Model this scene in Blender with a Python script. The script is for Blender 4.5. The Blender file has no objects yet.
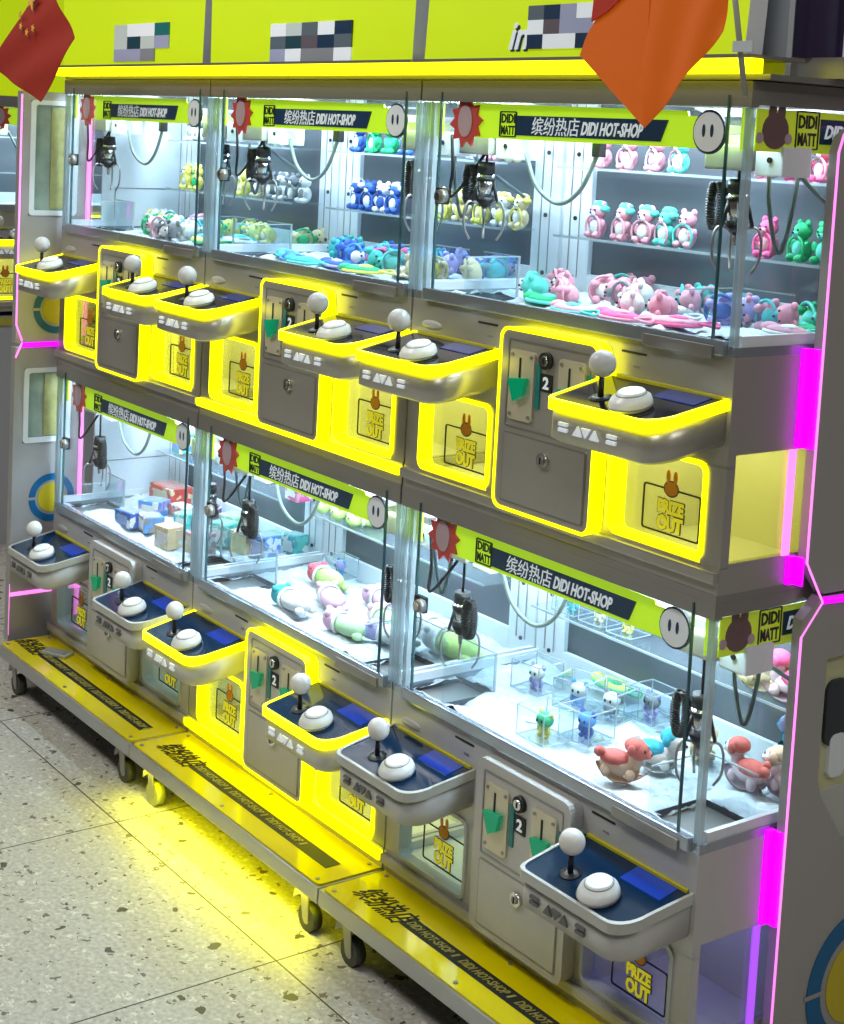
import bpy, bmesh, math, random
from mathutils import Vector, Matrix, noise, Euler
random.seed(7)
PI = math.pi
sc = bpy.context.scene
C = sc.collection
W = 0.886; GL = 0.412; PITCH = 0.85; BASE = 0.138

# ------------------------------------------------------------------ materials
MATS = {}
def pm(name, col, rough=.5, metal=0., em=None, es=0., noise_amt=0., noise_scale=40., bump=0., spec=None, coat=0.):
    if name in MATS: return MATS[name]
    m = bpy.data.materials.new(name); m.use_nodes = True; nt = m.node_tree; b = nt.nodes['Principled BSDF']
    b.inputs['Base Color'].default_value = (*col, 1); b.inputs['Roughness'].default_value = rough
    b.inputs['Metallic'].default_value = metal
    if spec is not None: b.inputs['Specular IOR Level'].default_value = spec
    if coat: b.inputs['Coat Weight'].default_value = coat; b.inputs['Coat Roughness'].default_value = .08
    if em: b.inputs['Emission Color'].default_value = (*em, 1); b.inputs['Emission Strength'].default_value = es
    if noise_amt or bump:
        tc = nt.nodes.new('ShaderNodeTexCoord'); n = nt.nodes.new('ShaderNodeTexNoise'); n.inputs['Scale'].default_value = noise_scale
        n.inputs['Detail'].default_value = 3
        nt.links.new(tc.outputs['Object'], n.inputs['Vector'])
        if noise_amt:
            r = nt.nodes.new('ShaderNodeMapRange'); r.inputs['To Min'].default_value = 1-noise_amt; r.inputs['To Max'].default_value = 1+noise_amt
            nt.links.new(n.outputs['Fac'], r.inputs['Value'])
            mx = nt.nodes.new('ShaderNodeMix'); mx.data_type = 'RGBA'; mx.blend_type = 'MULTIPLY'; mx.inputs['Factor'].default_value = 1
            mx.inputs[6].default_value = (*col, 1); nt.links.new(r.outputs['Result'], mx.inputs[7]); nt.links.new(mx.outputs[2], b.inputs['Base Color'])
        if bump:
            bp = nt.nodes.new('ShaderNodeBump'); bp.inputs['Strength'].default_value = bump; bp.inputs['Distance'].default_value = .01
            nt.links.new(n.outputs['Fac'], bp.inputs['Height']); nt.links.new(bp.outputs['Normal'], b.inputs['Normal'])
    MATS[name] = m; return m
def thin_glass(name, tint=(.97, .99, 1), base=.04, gloss=1.0, rough=.02, haze=0., hazecol=(.8, .9, 1), top=.6):
    m = bpy.data.materials.new(name); m.use_nodes = True; nt = m.node_tree; nt.nodes.clear()
    out = nt.nodes.new('ShaderNodeOutputMaterial'); tr = nt.nodes.new('ShaderNodeBsdfTransparent'); tr.inputs[0].default_value = (*tint, 1)
    gl = nt.nodes.new('ShaderNodeBsdfGlossy'); gl.inputs['Roughness'].default_value = rough; gl.inputs[0].default_value = (gloss, gloss, gloss, 1)
    lw = nt.nodes.new('ShaderNodeLayerWeight'); lw.inputs['Blend'].default_value = .12
    mr = nt.nodes.new('ShaderNodeMapRange'); mr.inputs['To Min'].default_value = base; mr.inputs['To Max'].default_value = top
    nt.links.new(lw.outputs['Fresnel'], mr.inputs['Value'])
    mx = nt.nodes.new('ShaderNodeMixShader'); nt.links.new(mr.outputs[0], mx.inputs[0]); nt.links.new(tr.outputs[0], mx.inputs[1]); nt.links.new(gl.outputs[0], mx.inputs[2])
    last = mx
    if haze:
        df = nt.nodes.new('ShaderNodeBsdfDiffuse'); df.inputs[0].default_value = (*hazecol, 1)
        m2 = nt.nodes.new('ShaderNodeMixShader'); m2.inputs[0].default_value = haze
        nt.links.new(mx.outputs[0], m2.inputs[1]); nt.links.new(df.outputs[0], m2.inputs[2]); last = m2
    nt.links.new(last.outputs[0], out.inputs[0]); MATS[name] = m; return m

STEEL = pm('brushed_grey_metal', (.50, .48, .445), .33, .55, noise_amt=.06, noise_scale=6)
STEEL_D = pm('dark_grey_metal', (.36, .345, .33), .3, .6)  # darker grey metal for fittings, rails and casters
PALE = pm('pale_lit_grey_metal', (.56, .555, .54), .35, .1, noise_amt=.03)
RAIL = pm('bluish_aluminium', (.45, .5, .56), .25, .7)
WHITE = pm('white_enamel', (.78, .83, .88), .35, noise_amt=.03)
DARKIN = pm('dark_chute_lining', (.05, .055, .07), .5)
BLACK = pm('black_plastic', (.015, .015, .018), .35)
DECK = pm('navy_glossy_deck', (.004, .022, .06), .1, spec=.35)
DECKU = pm('black_glossy_deck', (.008, .009, .018), .12, spec=.35)
CHROME = pm('chrome', (.75, .75, .75), .15, 1.)
GREYBALL = pm('grey_ball_plastic', (.62, .62, .63), .3, noise_amt=.03)
WHITEP = pm('white_button_plastic', (.85, .87, .86), .3)
SCREEN = pm('blue_screen', (.01, .03, .25), .1, em=(.02, .09, .6), es=.22)
SCREEND = pm('dim_blue_screen', (.01, .02, .1), .1, em=(.02, .05, .3), es=.25)
YLED = pm('yellow_led_diffuser', (.9, .9, .0), .5, em=(1, .97, 0), es=2.4)
YLEDS = pm('yellow_led_soft', (.8, .8, .0), .5, em=(.95, .93, 0), es=1.1)
LEDOFF = pm('unlit_diffuser', (.52, .53, .5), .35)
PLED = pm('magenta_led_and_reflection', (.6, .0, .8), .5, em=(.78, .0, 1), es=1.25)
PLED2 = pm('pale_pink_led_and_reflection', (.9, .3, .8), .5, em=(1, .22, .75), es=1.3)
WLED = pm('cool_white_led', (1, 1, 1), .5, em=(.8, .95, 1), es=5.)
SIGNY = pm('backlit_yellow_sign', (.38, .5, .0), .5, em=(.55, .74, .0), es=.62)
BANY = pm('lime_banner', (.55, .85, .02), .4, em=(.52, .88, .02), es=.5, noise_amt=.05)  # emission stands in for the case light shining through the banner
BANS = pm('lime_side_banner', (.6, .72, .04), .4, em=(.55, .68, .03), es=.22)  # light from inside the case put into the emission here too
NAVY = pm('navy_print', (.008, .04, .11), .4)
INK = pm('black_ink', (.01, .012, .015), .5)
INKW = pm('white_ink', (.85, .9, .95), .5, em=(.8, .9, 1), es=.25)
ORANGE = pm('orange_print', (.8, .3, .01), .5)
YPRINT = pm('yellow_print', (.85, .78, .03), .5, em=(.9, .8, .03), es=.3)  # slight emission stands in for light from behind the hatch print
REDP = pm('red_print', (.65, .07, .06), .5)
PINKP = pm('greyish_pink_print', (.55, .38, .42), .5)
BROWNP = pm('brown_print', (.18, .1, .1), .5)
GREENC = pm('green_lit_gem', (.0, .30, .15), .12, em=(0, .5, .22), es=.2)
TEAL = pm('teal_strip', (.02, .22, .22), .3)
TOPY = pm('yellow_step_paint', (.82, .69, .0), .16, noise_amt=.12, noise_scale=5, coat=.4)
ALU = pm('aluminium_edge', (.5, .5, .5), .35, .7)
RUBBER = pm('dark_rubber', (.06, .065, .05), .6)
ROLLER = pm('yellow_lit_caster_wheel', (.35, .38, .15), .4)  # yellow glow on the middle platform's wheels put into the colour
PANELG = pm('grey_end_panel', (.42, .41, .40), .38, .25, noise_amt=.03, noise_scale=4)
BLUER = pm('blue_ring_print', (.0, .12, .30), .4)
PURPLE = pm('dark_purple_board', (.035, .02, .07), .4)
GLASS = thin_glass('clear_glass', tint=(.985, .995, 1), base=.01, top=.14)
ACRY = thin_glass('acrylic_sheet', (.93, .98, 1), base=.03, haze=.03)
EDGE = thin_glass('acrylic_edge', (.85, .93, .95), base=.15, haze=.35, hazecol=(.85, .93, .97))
POST = thin_glass('clear_corner_post', (.95, .98, .99), base=.10, haze=.08, hazecol=(.85, .92, .95))
REARG = thin_glass('smoky_rear_glass', (.35, .38, .4), base=.06, haze=.42, hazecol=(.24, .26, .29))
YACR = thin_glass('yellow_lit_acrylic', (.96, .97, .72), base=.03, haze=.12, hazecol=(.8, .85, .2))
FLUFF = pm('white_fleece', (.60, .66, .71), .9, noise_amt=.16, noise_scale=45, bump=1.)

def floor_mat():
    m = bpy.data.materials.new('terrazzo_tiles'); m.use_nodes = True; nt = m.node_tree; b = nt.nodes['Principled BSDF']
    N = nt.nodes.new; L = nt.links.new
    tc = N('ShaderNodeTexCoord'); base = N('ShaderNodeTexNoise'); base.inputs['Scale'].default_value = 90; base.inputs['Detail'].default_value = 4
    L(tc.outputs['Object'], base.inputs['Vector'])
    cr = N('ShaderNodeValToRGB'); cr.color_ramp.elements[0].position = .3; cr.color_ramp.elements[0].color = (.40, .39, .34, 1)
    cr.color_ramp.elements[1].position = .7; cr.color_ramp.elements[1].color = (.64, .63, .57, 1); L(base.outputs['Fac'], cr.inputs[0])
    col = cr.outputs[0]
    def speck(scale, rad, amount, c, col):
        nz = N('ShaderNodeTexNoise'); nz.inputs['Scale'].default_value = scale*1.5; L(tc.outputs['Object'], nz.inputs['Vector'])
        add = N('ShaderNodeMix'); add.data_type = 'RGBA'; add.inputs[0].default_value = .035; L(tc.outputs['Object'], add.inputs[6]); L(nz.outputs['Color'], add.inputs[7])
        v = N('ShaderNodeTexVoronoi'); v.inputs['Scale'].default_value = scale; L(add.outputs[2], v.inputs['Vector'])
        lt = N('ShaderNodeMath'); lt.operation = 'LESS_THAN'
        sep = N('ShaderNodeSeparateColor'); L(v.outputs['Color'], sep.inputs[0])
        sz = N('ShaderNodeMath'); sz.operation = 'MULTIPLY'; L(sep.outputs[1], sz.inputs[0]); sz.inputs[1].default_value = rad
        L(v.outputs['Distance'], lt.inputs[0]); L(sz.outputs[0], lt.inputs[1])
        g = N('ShaderNodeMath'); g.operation = 'LESS_THAN'; L(sep.outputs[0], g.inputs[0]); g.inputs[1].default_value = amount
        mu = N('ShaderNodeMath'); mu.operation = 'MULTIPLY'; L(lt.outputs[0], mu.inputs[0]); L(g.outputs[0], mu.inputs[1])
        mx = N('ShaderNodeMix'); mx.data_type = 'RGBA'; L(mu.outputs[0], mx.inputs[0]); L(col, mx.inputs[6]); mx.inputs[7].default_value = (*c, 1)
        return mx.outputs[2]
    col = speck(60, .5, .35, (.75, .73, .66), col)
    col = speck(45, .36, .6, (.16, .135, .10), col)
    col = speck(22, .30, .38, (.075, .065, .045), col)
    sp = N('ShaderNodeSeparateXYZ'); L(tc.outputs['Object'], sp.inputs[0])
    def line(sock, off, pitch, wd):
        a = N('ShaderNodeMath'); a.operation = 'ADD'; L(sock, a.inputs[0]); a.inputs[1].default_value = off
        f = N('ShaderNodeMath'); f.operation = 'FLOORED_MODULO'; L(a.outputs[0], f.inputs[0]); f.inputs[1].default_value = pitch
        l = N('ShaderNodeMath'); l.operation = 'LESS_THAN'; L(f.outputs[0], l.inputs[0]); l.inputs[1].default_value = wd
        return l.outputs[0]
    l1 = line(sp.outputs[1], .268, .75, .004); l2 = line(sp.outputs[0], 1.64+3*.75, .75, .004)
    mxl = N('ShaderNodeMath'); mxl.operation = 'MAXIMUM'; L(l1, mxl.inputs[0]); L(l2, mxl.inputs[1])
    mx = N('ShaderNodeMix'); mx.data_type = 'RGBA'; L(mxl.outputs[0], mx.inputs[0]); L(col, mx.inputs[6]); mx.inputs[7].default_value = (.03, .03, .025, 1)
    L(mx.outputs[2], b.inputs['Base Color']); b.inputs['Roughness'].default_value = .42
    MATS['floor'] = m; return m
FLOORM = floor_mat()
def print_mat(name, c1, c2, c3, scale):
    if name in MATS: return MATS[name]
    m = bpy.data.materials.new(name); m.use_nodes = True; nt = m.node_tree; b = nt.nodes['Principled BSDF']
    N = nt.nodes.new; L = nt.links.new; tc = N('ShaderNodeTexCoord'); v = N('ShaderNodeTexVoronoi'); v.inputs['Scale'].default_value = scale
    L(tc.outputs['Object'], v.inputs['Vector']); cr = N('ShaderNodeValToRGB'); cr.color_ramp.interpolation = 'CONSTANT'
    e = cr.color_ramp.elements; e[0].color = (*c1, 1); e[1].position = .45; e[1].color = (*c2, 1); x = e.new(.78); x.color = (*c3, 1)
    s = N('ShaderNodeSeparateColor'); L(v.outputs['Color'], s.inputs[0]); L(s.outputs[0], cr.inputs[0]); L(cr.outputs[0], b.inputs['Base Color'])
    b.inputs['Roughness'].default_value = .3; b.inputs['Coat Weight'].default_value = .6
    MATS[name] = m; return m

# ------------------------------------------------------------------ mesh builder
class MB:
    def __init__(s): s.bm = bmesh.new(); s.mats = []
    def mi(s, m):
        if m not in s.mats: s.mats.append(m)
        return s.mats.index(m)
    def box(s, x0, x1, y0, y1, z0, z1, m, bev=0.):
        b = bmesh.new(); bmesh.ops.create_cube(b, size=1)
        for v in b.verts:
            v.co = Vector(((x0+x1)/2+v.co.x*(x1-x0), (y0+y1)/2+v.co.y*(y1-y0), (z0+z1)/2+v.co.z*(z1-z0)))
        if bev: bmesh.ops.bevel(b, geom=list(b.edges), offset=bev, segments=2, affect='EDGES', profile=.7)
        s.merge(b, m); return s
    def merge(s, b, m, mat=None):
        i = s.mi(m)
        if mat is not None: b.transform(mat)
        me = bpy.data.meshes.new('t'); 
        for f in b.faces: f.material_index = i
        b.to_mesh(me); s.bm.from_mesh(me); bpy.data.meshes.remove(me); b.free()
    def ell(s, c, r, m, seg=14, rot=None):
        b = bmesh.new(); bmesh.ops.create_uvsphere(b, u_segments=seg, v_segments=max(6, seg//2+1), radius=1)
        if not hasattr(r, '__len__'): r = (r, r, r)
        mt = Matrix.Translation(c) @ (Euler(rot).to_matrix().to_4x4() if rot else Matrix()) @ Matrix.Diagonal((*r, 1))
        for f in b.faces: f.smooth = True
        s.merge(b, m, mt); return s
    def cyl(s, p0, p1, r0, r1, m, seg=16, smooth=True):
        p0 = Vector(p0); p1 = Vector(p1); d = p1-p0
        b = bmesh.new(); bmesh.ops.create_cone(b, cap_ends=True, segments=seg, radius1=r0, radius2=r1, depth=d.length)
        for f in b.faces: f.smooth = smooth and len(f.verts) == 4
        q = Vector((0, 0, 1)).rotation_difference(d.normalized()).to_matrix().to_4x4()
        s.merge(b, m, Matrix.Translation((p0+p1)/2) @ q); return s
    def lathe(s, prof, c, m, seg=24):
        i = s.mi(m); rings = []
        for r, z in prof:
            rings.append([s.bm.verts.new((c[0]+r*math.cos(2*PI*k/seg), c[1]+r*math.sin(2*PI*k/seg), c[2]+z)) for k in range(seg)])
        for a, b in zip(rings, rings[1:]):
            for k in range(seg):
                f = s.bm.faces.new((a[k], a[(k+1) % seg], b[(k+1) % seg], b[k])); f.material_index = i; f.smooth = True
        for rr in (rings[0], rings[-1]):
            f = s.bm.faces.new(rr); f.material_index = i
        return s
    def tube(s, pts, r, m, seg=8, closed=False):
        i = s.mi(m); pts = [Vector(p) for p in pts]; n = len(pts); rings = []; up = None
        for k in range(n):
            a = pts[(k-1) % n] if (closed or k) else pts[0]; b = pts[(k+1) % n] if (closed or k < n-1) else pts[-1]
            t = (b-a).normalized()
            if up is None: up = Vector((0, 0, 1)) if abs(t.z) < .9 else Vector((1, 0, 0))
            x = t.cross(up).normalized(); up = x.cross(t).normalized()
            rings.append([s.bm.verts.new(pts[k]+(x*math.cos(2*PI*j/seg)+up*math.sin(2*PI*j/seg))*r) for j in range(seg)])
        for k in range(n if closed else n-1):
            A = rings[k]; B = rings[(k+1) % n]
            for j in range(seg):
                f = s.bm.faces.new((A[j], A[(j+1) % seg], B[(j+1) % seg], B[j])); f.material_index = i; f.smooth = True
        if not closed:
            for rr in (rings[0], rings[-1]):
                f = s.bm.faces.new(rr); f.material_index = i
        return s
    def prism(s, poly, a, b, m, axis='y', side=None, m_a=None):
        """poly in two coordinates, extruded from a to b along axis; side = material of the walls, m_a = of the cap at a"""
        mp = {'y': lambda u, v, d: (u, d, v), 'z': lambda u, v, d: (u, v, d), 'x': lambda u, v, d: (d, u, v)}[axis]
        i = s.mi(m); j = s.mi(side) if side else i; ia = s.mi(m_a) if m_a else i
        A = [s.bm.verts.new(mp(u, v, a)) for u, v in poly]; B = [s.bm.verts.new(mp(u, v, b)) for u, v in poly]
        f = s.bm.faces.new(A); f.material_index = ia; f = s.bm.faces.new(B[::-1]); f.material_index = i
        n = len(poly)
        for k in range(n):
            f = s.bm.faces.new((A[k], B[k], B[(k+1) % n], A[(k+1) % n])); f.material_index = j
        return s
    def ring(s, outer, inner, a, b, m, axis='y', inner_m=None, outer_m=None):
        mp = {'y': lambda u, v, d: (u, d, v), 'z': lambda u, v, d: (u, v, d), 'x': lambda u, v, d: (d, u, v)}[axis]
        i = s.mi(m); ii = s.mi(inner_m) if inner_m else i; io = s.mi(outer_m) if outer_m else i; n = len(outer)
        v = [[s.bm.verts.new(mp(u, w, d)) for u, w in L] for L in (outer, inner) for d in (a, b)]
        oa, ob, ia, ib = v
        for k in range(n):
            l = (k+1) % n
            for q, mt in (((oa[k], oa[l], ia[l], ia[k]), i), ((ob[l], ob[k], ib[k], ib[l]), i), ((oa[l], oa[k], ob[k], ob[l]), io), ((ia[k], ia[l], ib[l], ib[k]), ii)):
                f = s.bm.faces.new(q); f.material_index = mt
        return s
    def build(s, name, parent=None, loc=None, recalc=True):
        if recalc: bmesh.ops.recalc_face_normals(s.bm, faces=list(s.bm.faces))
        me = bpy.data.meshes.new(name); s.bm.to_mesh(me); s.bm.free()
        for m in s.mats: me.materials.append(m)
        o = bpy.data.objects.new(name, me); C.objects.link(o)
        if parent: o.parent = parent
        if loc: o.location = loc
        return o
def rr(x0, x1, z0, z1, r, n=5):
    P = []
    for cx, cz, a0 in ((x1-r, z1-r, 0), (x0+r, z1-r, 90), (x0+r, z0+r, 180), (x1-r, z0+r, 270)):
        for k in range(n+1):
            a = math.radians(a0+90*k/n); P.append((cx+r*math.cos(a), cz+r*math.sin(a)))
    return P
def curve_pts(P, n=10):
    """Catmull-Rom through control points"""
    P = [Vector(p) for p in P]; Q = [P[0]*2-P[1]]+P+[P[-1]*2-P[-2]]; out = []
    for i in range(1, len(Q)-2):
        for k in range(n):
            t = k/n; a, b, c, d = Q[i-1:i+3]
            out.append(.5*((2*b)+(c-a)*t+(2*a-5*b+4*c-d)*t*t+(3*b-a-3*c+d)*t**3))
    return out+[P[-1]]
TXT = {}
def text_mesh(body, depth=.0006, bold=.0):
    k = (body, bold)
    if k not in TXT:
        cu = bpy.data.curves.new('t', 'FONT'); cu.body = body; cu.size = 1; cu.extrude = .01; cu.offset = bold; cu.resolution_u = 2
        o = bpy.data.objects.new('t', cu); C.objects.link(o)
        dg = bpy.context.evaluated_depsgraph_get(); dg.update()
        me = bpy.data.meshes.new_from_object(o.evaluated_get(dg)); bpy.data.objects.remove(o)
        xs = [v.co.x for v in me.vertices]; ys = [v.co.y for v in me.vertices]
        TXT[k] = (me, min(xs), max(xs), min(ys), max(ys))
    return TXT[k]
def add_text(mb, body, m, x0, z0, w, h, y=0., shear=0., plane='xz', bold=.02, th=.0012, flipped=False):
    """fit text into the box (x0,z0,w,h); plane xz faces -y, plane yz faces +x, plane xy faces up"""
    me, a, b, c, d = text_mesh(body, bold=bold)
    bm = bmesh.new(); bm.from_mesh(me); sx = w/(b-a); sz = h/(d-c)
    for v in bm.verts:
        u = (v.co.x-a)*sx; w_ = (v.co.y-c)*sz; u += shear*(w_); t = v.co.z/.01*th/2
        if plane == 'xz': v.co = (x0+u, y-t, z0+w_)
        elif plane == 'yz': v.co = (y+t, x0+u, z0+w_)
        else: v.co = (x0+u, z0+w_, y+t)
    mb.merge(bm, m)
def empty(name, loc, label=None, cat=None, group=None, rz=0., rot=None):
    o = bpy.data.objects.new(name, None); C.objects.link(o); o.location = loc; o.rotation_euler = rot or (0, 0, rz); o.empty_display_size = .05
    tag(o, label, cat, group); return o
def tag(o, label=None, cat=None, group=None, kind=None):
    if label: o['label'] = label
    if cat: o['category'] = cat
    if group: o['group'] = group
    if kind: o['kind'] = kind
    return o

# ------------------------------------------------------------------ the claw machine cabinet
ROW = {0: 'right', 1: 'middle', 2: 'left'}
def plain_bunny(mb, cx, cz, s, y, plane='xz'):
    """plain ears-and-disc sticker without a face"""
    def disc(u, v, ru, rv, m, th):
        P = [(u+ru*math.cos(2*PI*k/20), v+rv*math.sin(2*PI*k/20)) for k in range(20)]
        mb.prism(P, y-th, y, m, 'y') if plane == 'xz' else mb.prism(P, y, y+th, m, 'x')
    disc(cx-.35*s, cz+.85*s, .2*s, .5*s, ORANGE, .0010); disc(cx+.35*s, cz+.85*s, .2*s, .5*s, ORANGE, .0010)
    disc(cx, cz, .75*s, .62*s, BROWNP, .0008); disc(cx, cz, .62*s, .5*s, ORANGE, .0016)

def cabinet(k, upper, lit, off=None, rz=0., where=None, simple=False):
    xr = -k*W; base = BASE+(PITCH if upper else 0)
    led = YLED if lit['tray'] else LEDOFF
    lab = where or 'claw machine cabinet with glass case, %s row, %s of three' % ('upper' if upper else 'lower', ROW[k])
    R = empty('claw_machine', off or (xr, 0, base), lab, 'claw machine', 'stacked two player claw machine cabinets', rz)
    x0, x1 = -.883, -.003; g = GL
    shell = STEEL if upper else PALE  # one silvery paint; brighter light on the lower shells put into the paler colour
    # --- body
    b = MB()
    b.box(x0, x1, 0, .02, .215, g-.012, shell)                     # upper front band
    for a, c in ((x0, -.832), (-.614, -.262), (-.048, x1)): b.box(a, c, 0, .02, .045, .216, shell)
    b.box(x0, x1, -.002, .02, .0, .046, shell)                     # bottom rail
    b.box(x0, x1, .02, .44, .0, .012, shell)                       # underside
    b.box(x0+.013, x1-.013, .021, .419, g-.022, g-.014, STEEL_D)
    b.box(x0, x1, .42, .44, .012, g-.02, shell)
    for s_, (xa, xb) in (('l', (x0, x0+.012)), ('r', (x1-.012, x1))):   # side walls around the low window
        b.box(xa, xb, .02, .42, .236, g-.012, shell); b.box(xa, xb, .02, .42, .012, .052, shell)
        b.box(xa, xb, .24, .42, .052, .236, shell)
    b.build('body', R)
    # --- prize compartments behind the hatches
    for nm, (pa, pb) in (('L', (x0+.013, -.60)), ('R', (-.275, x1-.013))):
        c = MB(); wall = pm('compartment_cream', (.8, .8, .68), .5)
        c.box(pa, pb, .021, .24, .028, .034, wall); c.box(pa, pb, .235, .24, .034, .24, wall)
        side = (pb-.004, pb) if nm == 'L' else (pa, pa+.004)
        c.box(*side, .021, .235, .034, .24, wall); c.box(pa, pb, .021, .24, .24, .245, wall)
        if lit['prize'][0 if nm == 'L' else 1]: c.box(pa+.02, pb-.02, .06, .20, .236, .239, pm('pale_yellow_lamp', (1, 1, .5), .5, em=(1, .97, .62), es=2.8))
        elif not upper and k == 0 and nm == 'R': c.box(pa+.02, pb-.02, .1, .2, .236, .239, pm('violet_lamp', (.3, .2, 1), .5, em=(.35, .3, 1), es=1.2))
        else: c.box(pa+.02, pb-.02, .1, .2, .236, .239, pm('cool_lamp', (.7, .9, 1), .5, em=(.6, .9, 1), es=2.0))
        c.build('prize_compartment', R)
    if k == 0:
        w = MB(); w.box(-.006, -.0045, .02, .238, .052, .236, YACR if upper else ACRY); w.build('side_window', R)
    # --- prize hatches
    for nm, (pa, pb) in (('L', (-.838, -.608)), ('R', (-.268, -.042))):
        on = lit['prize'][0 if nm == 'L' else 1]; rim = YLED if on else (LEDOFF if upper else pm('pale_hatch_rim', (.55, .6, .62), .35))
        h = MB(); h.ring(rr(pa, pb, .048, .218, .02), rr(pa+.008, pb-.008, .056, .210, .014), -.004, .030, rim, inner_m=(YLEDS if on else rim))
        h.build('hatch_frame', R)
        d = MB(); d.prism(rr(pa+.010, pb-.010, .058, .208, .012), .022, .025, YACR if on else ACRY)
        dd = d.build('prize_hatch', R)
        a = MB(); u0, u1 = pa+.060, pb-.03
        a.ring(rr(u0, u1, .068, .150, .006, 3), rr(u0+.003, u1-.003, .071, .147, .004, 3), .0195, .0215, INK)
        cx = (u0+u1)/2; plain_bunny(a, cx, .150, .024, .0185)
        olive = pm('dark_olive_outline', (.10, .09, .02), .6)
        add_text(a, 'PRIZE', olive, cx-.0325, .1035, .065, .027, .0205, bold=.075, th=.0008); add_text(a, 'OUT', olive, cx-.0325, .0725, .065, .031, .0205, bold=.075, th=.0008)
        add_text(a, 'PRIZE', YPRINT, cx-.03, .105, .06, .024, .019, bold=.045)
        add_text(a, 'OUT', YPRINT, cx-.03, .074, .06, .028, .019, bold=.045)
        a.build('hatch_print', dd)
    # --- coin door
    c = MB(); on = lit['coin']; wall = YLED if on else (PALE if not upper else LEDOFF)
    c.prism(rr(-.556, -.284, .034, .384, .022), -.032, -.001, shell, side=wall, m_a=shell)
    if on: c.ring(rr(-.557, -.283, .033, .385, .023), rr(-.551, -.289, .039, .379, .019), -.0335, -.029, YLED)
    cd = c.build('coin_door', R)
    c = MB(); c.ring(rr(-.532, -.302, .195, .364, .004, 2), rr(-.5285, -.3055, .1985, .3605, .003, 2), -.0335, -.031, STEEL_D)
    c.ring(rr(-.532, -.302, .050, .185, .004, 2), rr(-.5285, -.3055, .0535, .1815, .003, 2), -.0335, -.031, STEEL_D)
    c.prism(rr(-.529, -.305, .053, .182, .003, 2), -.0345, -.031, shell); c.build('cash_box_door', cd)
    for xa, xb, za, zb in ((-.521, -.452, .212, .345), (-.384, -.316, .212, .345)):
        c = MB(); c.prism(rr(xa, xb, za, zb, .008), -.037, -.0315, CHROME if False else pm('champagne_metal', (.72, .66, .5), .3, .35))
        c.box((xa+xb)/2-.006, (xa+xb)/2-.002, -.0385, -.036, zb-.052, zb-.014, INK)
        c.prism([(xa+.008, .290), (xb-.012, .296), (xb-.02, .262), (xa+.025, .248)], -.048, -.036, GREENC)
        for sx in (xa+.008, xb-.008):
            for sz in (za+.01, zb-.01): c.cyl((sx, -.0395, sz), (sx, -.036, sz), .0035, .0035, STEEL_D, 10)
        c.box(xb+.004, xb+.016, -.035, -.031, za+.03, zb-.02, TEAL)
        c.build('coin_slot', cd)
    c = MB(); c.cyl((-.420, -.041, .335), (-.420, -.031, .335), .016, .016, INK, 20); c.cyl((-.420, -.044, .335), (-.420, -.04, .335), .010, .010, CHROME, 20); c.box(-.4215, -.4185, -.0452, -.0435, .33, .34, INK)
    c.build('coin_return_button', cd)
    c = MB(); c.box(-.434, -.403, -.0345, -.031, .277, .310, INK); add_text(c, '2', INKW, -.427, .282, .016, .023, -.035, bold=.03)
    c.build('number_plate', cd)
    c = MB(); c.cyl((-.412, -.042, .150), (-.412, -.034, .150), .014, .013, CHROME, 20); c.cyl((-.412, -.0445, .150), (-.412, -.0415, .150), .008, .008, STEEL_D, 16); c.box(-.4135, -.4105, -.0455, -.044, .144, .156, INK)
    c.build('lock', cd)
    # --- control trays
    for nm, (ta, tb) in (('L', (-.876, -.596)), ('R', (-.288, -.008))):
        on = lit['trays'][0 if nm == 'L' else 1]
        zt = .330; yf = -.154
        def outline(ins, yb=0., f=0.):
            r = .035
            P = [(tb-ins, yb)]
            for kk in range(9):
                a = math.radians(-(kk*90/8)); P.append((tb-.012-ins-r*1.3+r*1.3*math.cos(a), yf+f+ins+r*1.6+r*1.6*math.sin(a)))
            for kk in range(7):
                a = math.radians(-90-kk*90/6); P.append((ta+ins+r*.5+r*.5*math.cos(a), yf+f+ins+r*.5+r*.5*math.sin(a)))
            P.append((ta+ins, yb)); return P
        t = MB(); i = t.mi(shell); top = outline(0.); mid = outline(.004, 0, .004); bot = outline(.010, 0, .012)
        rings = [[t.bm.verts.new((u, v, z)) for u, v in P] for P, z in ((mid, zt-.018), (mid, zt-.070), (bot, zt-.080))]
        # front corner hangs lower towards the body
        for A, B in zip(rings, rings[1:]):
            n = len(A)
            for q in range(n):
                f = t.bm.faces.new((A[q], A[(q+1) % n], B[(q+1) % n], B[q])); f.material_index = i; f.smooth = True
        for q in (rings[0], rings[-1]):
            f = t.bm.faces.new(q); f.material_index = i
        tray = t.build('control_tray', R)
        t = MB(); t.ring(top, outline(.006, -.001), zt-.018, zt+.001, YLED if on else LEDOFF, 'z'); t.build('tray_rim', tray)
        t = MB(); t.prism(outline(.0055, -.002), zt-.006, zt-.001, DECKU if upper else DECK, 'z')
        t.box(ta+.155, tb-.03, -.052, -.008, zt-.0015, zt+.0005, SCREEND if upper else SCREEN)
        t.box(ta+.02, tb-.012, -.006, -.0005, zt-.001, zt+.004, pm('yellow_strip', (.6, .55, .02), .4))
        t.build('deck', tray)
        t = MB(); jx, jy = tb-.196, -.102
        t.lathe([(.020, 0), (.019, .003), (.008, .004)], (jx, jy, zt-.0015), BLACK, 18)
        t.cyl((jx, jy, zt), (jx, jy, zt+.040), .0055, .0045, BLACK, 12)
        js = t.build('joystick', tray)
        t = MB(); t.ell((jx, jy, zt+.058), .0235, GREYBALL if upper else pm('white_ball_plastic', (.8, .79, .77), .25), 24); t.build('ball_top', js)
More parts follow.
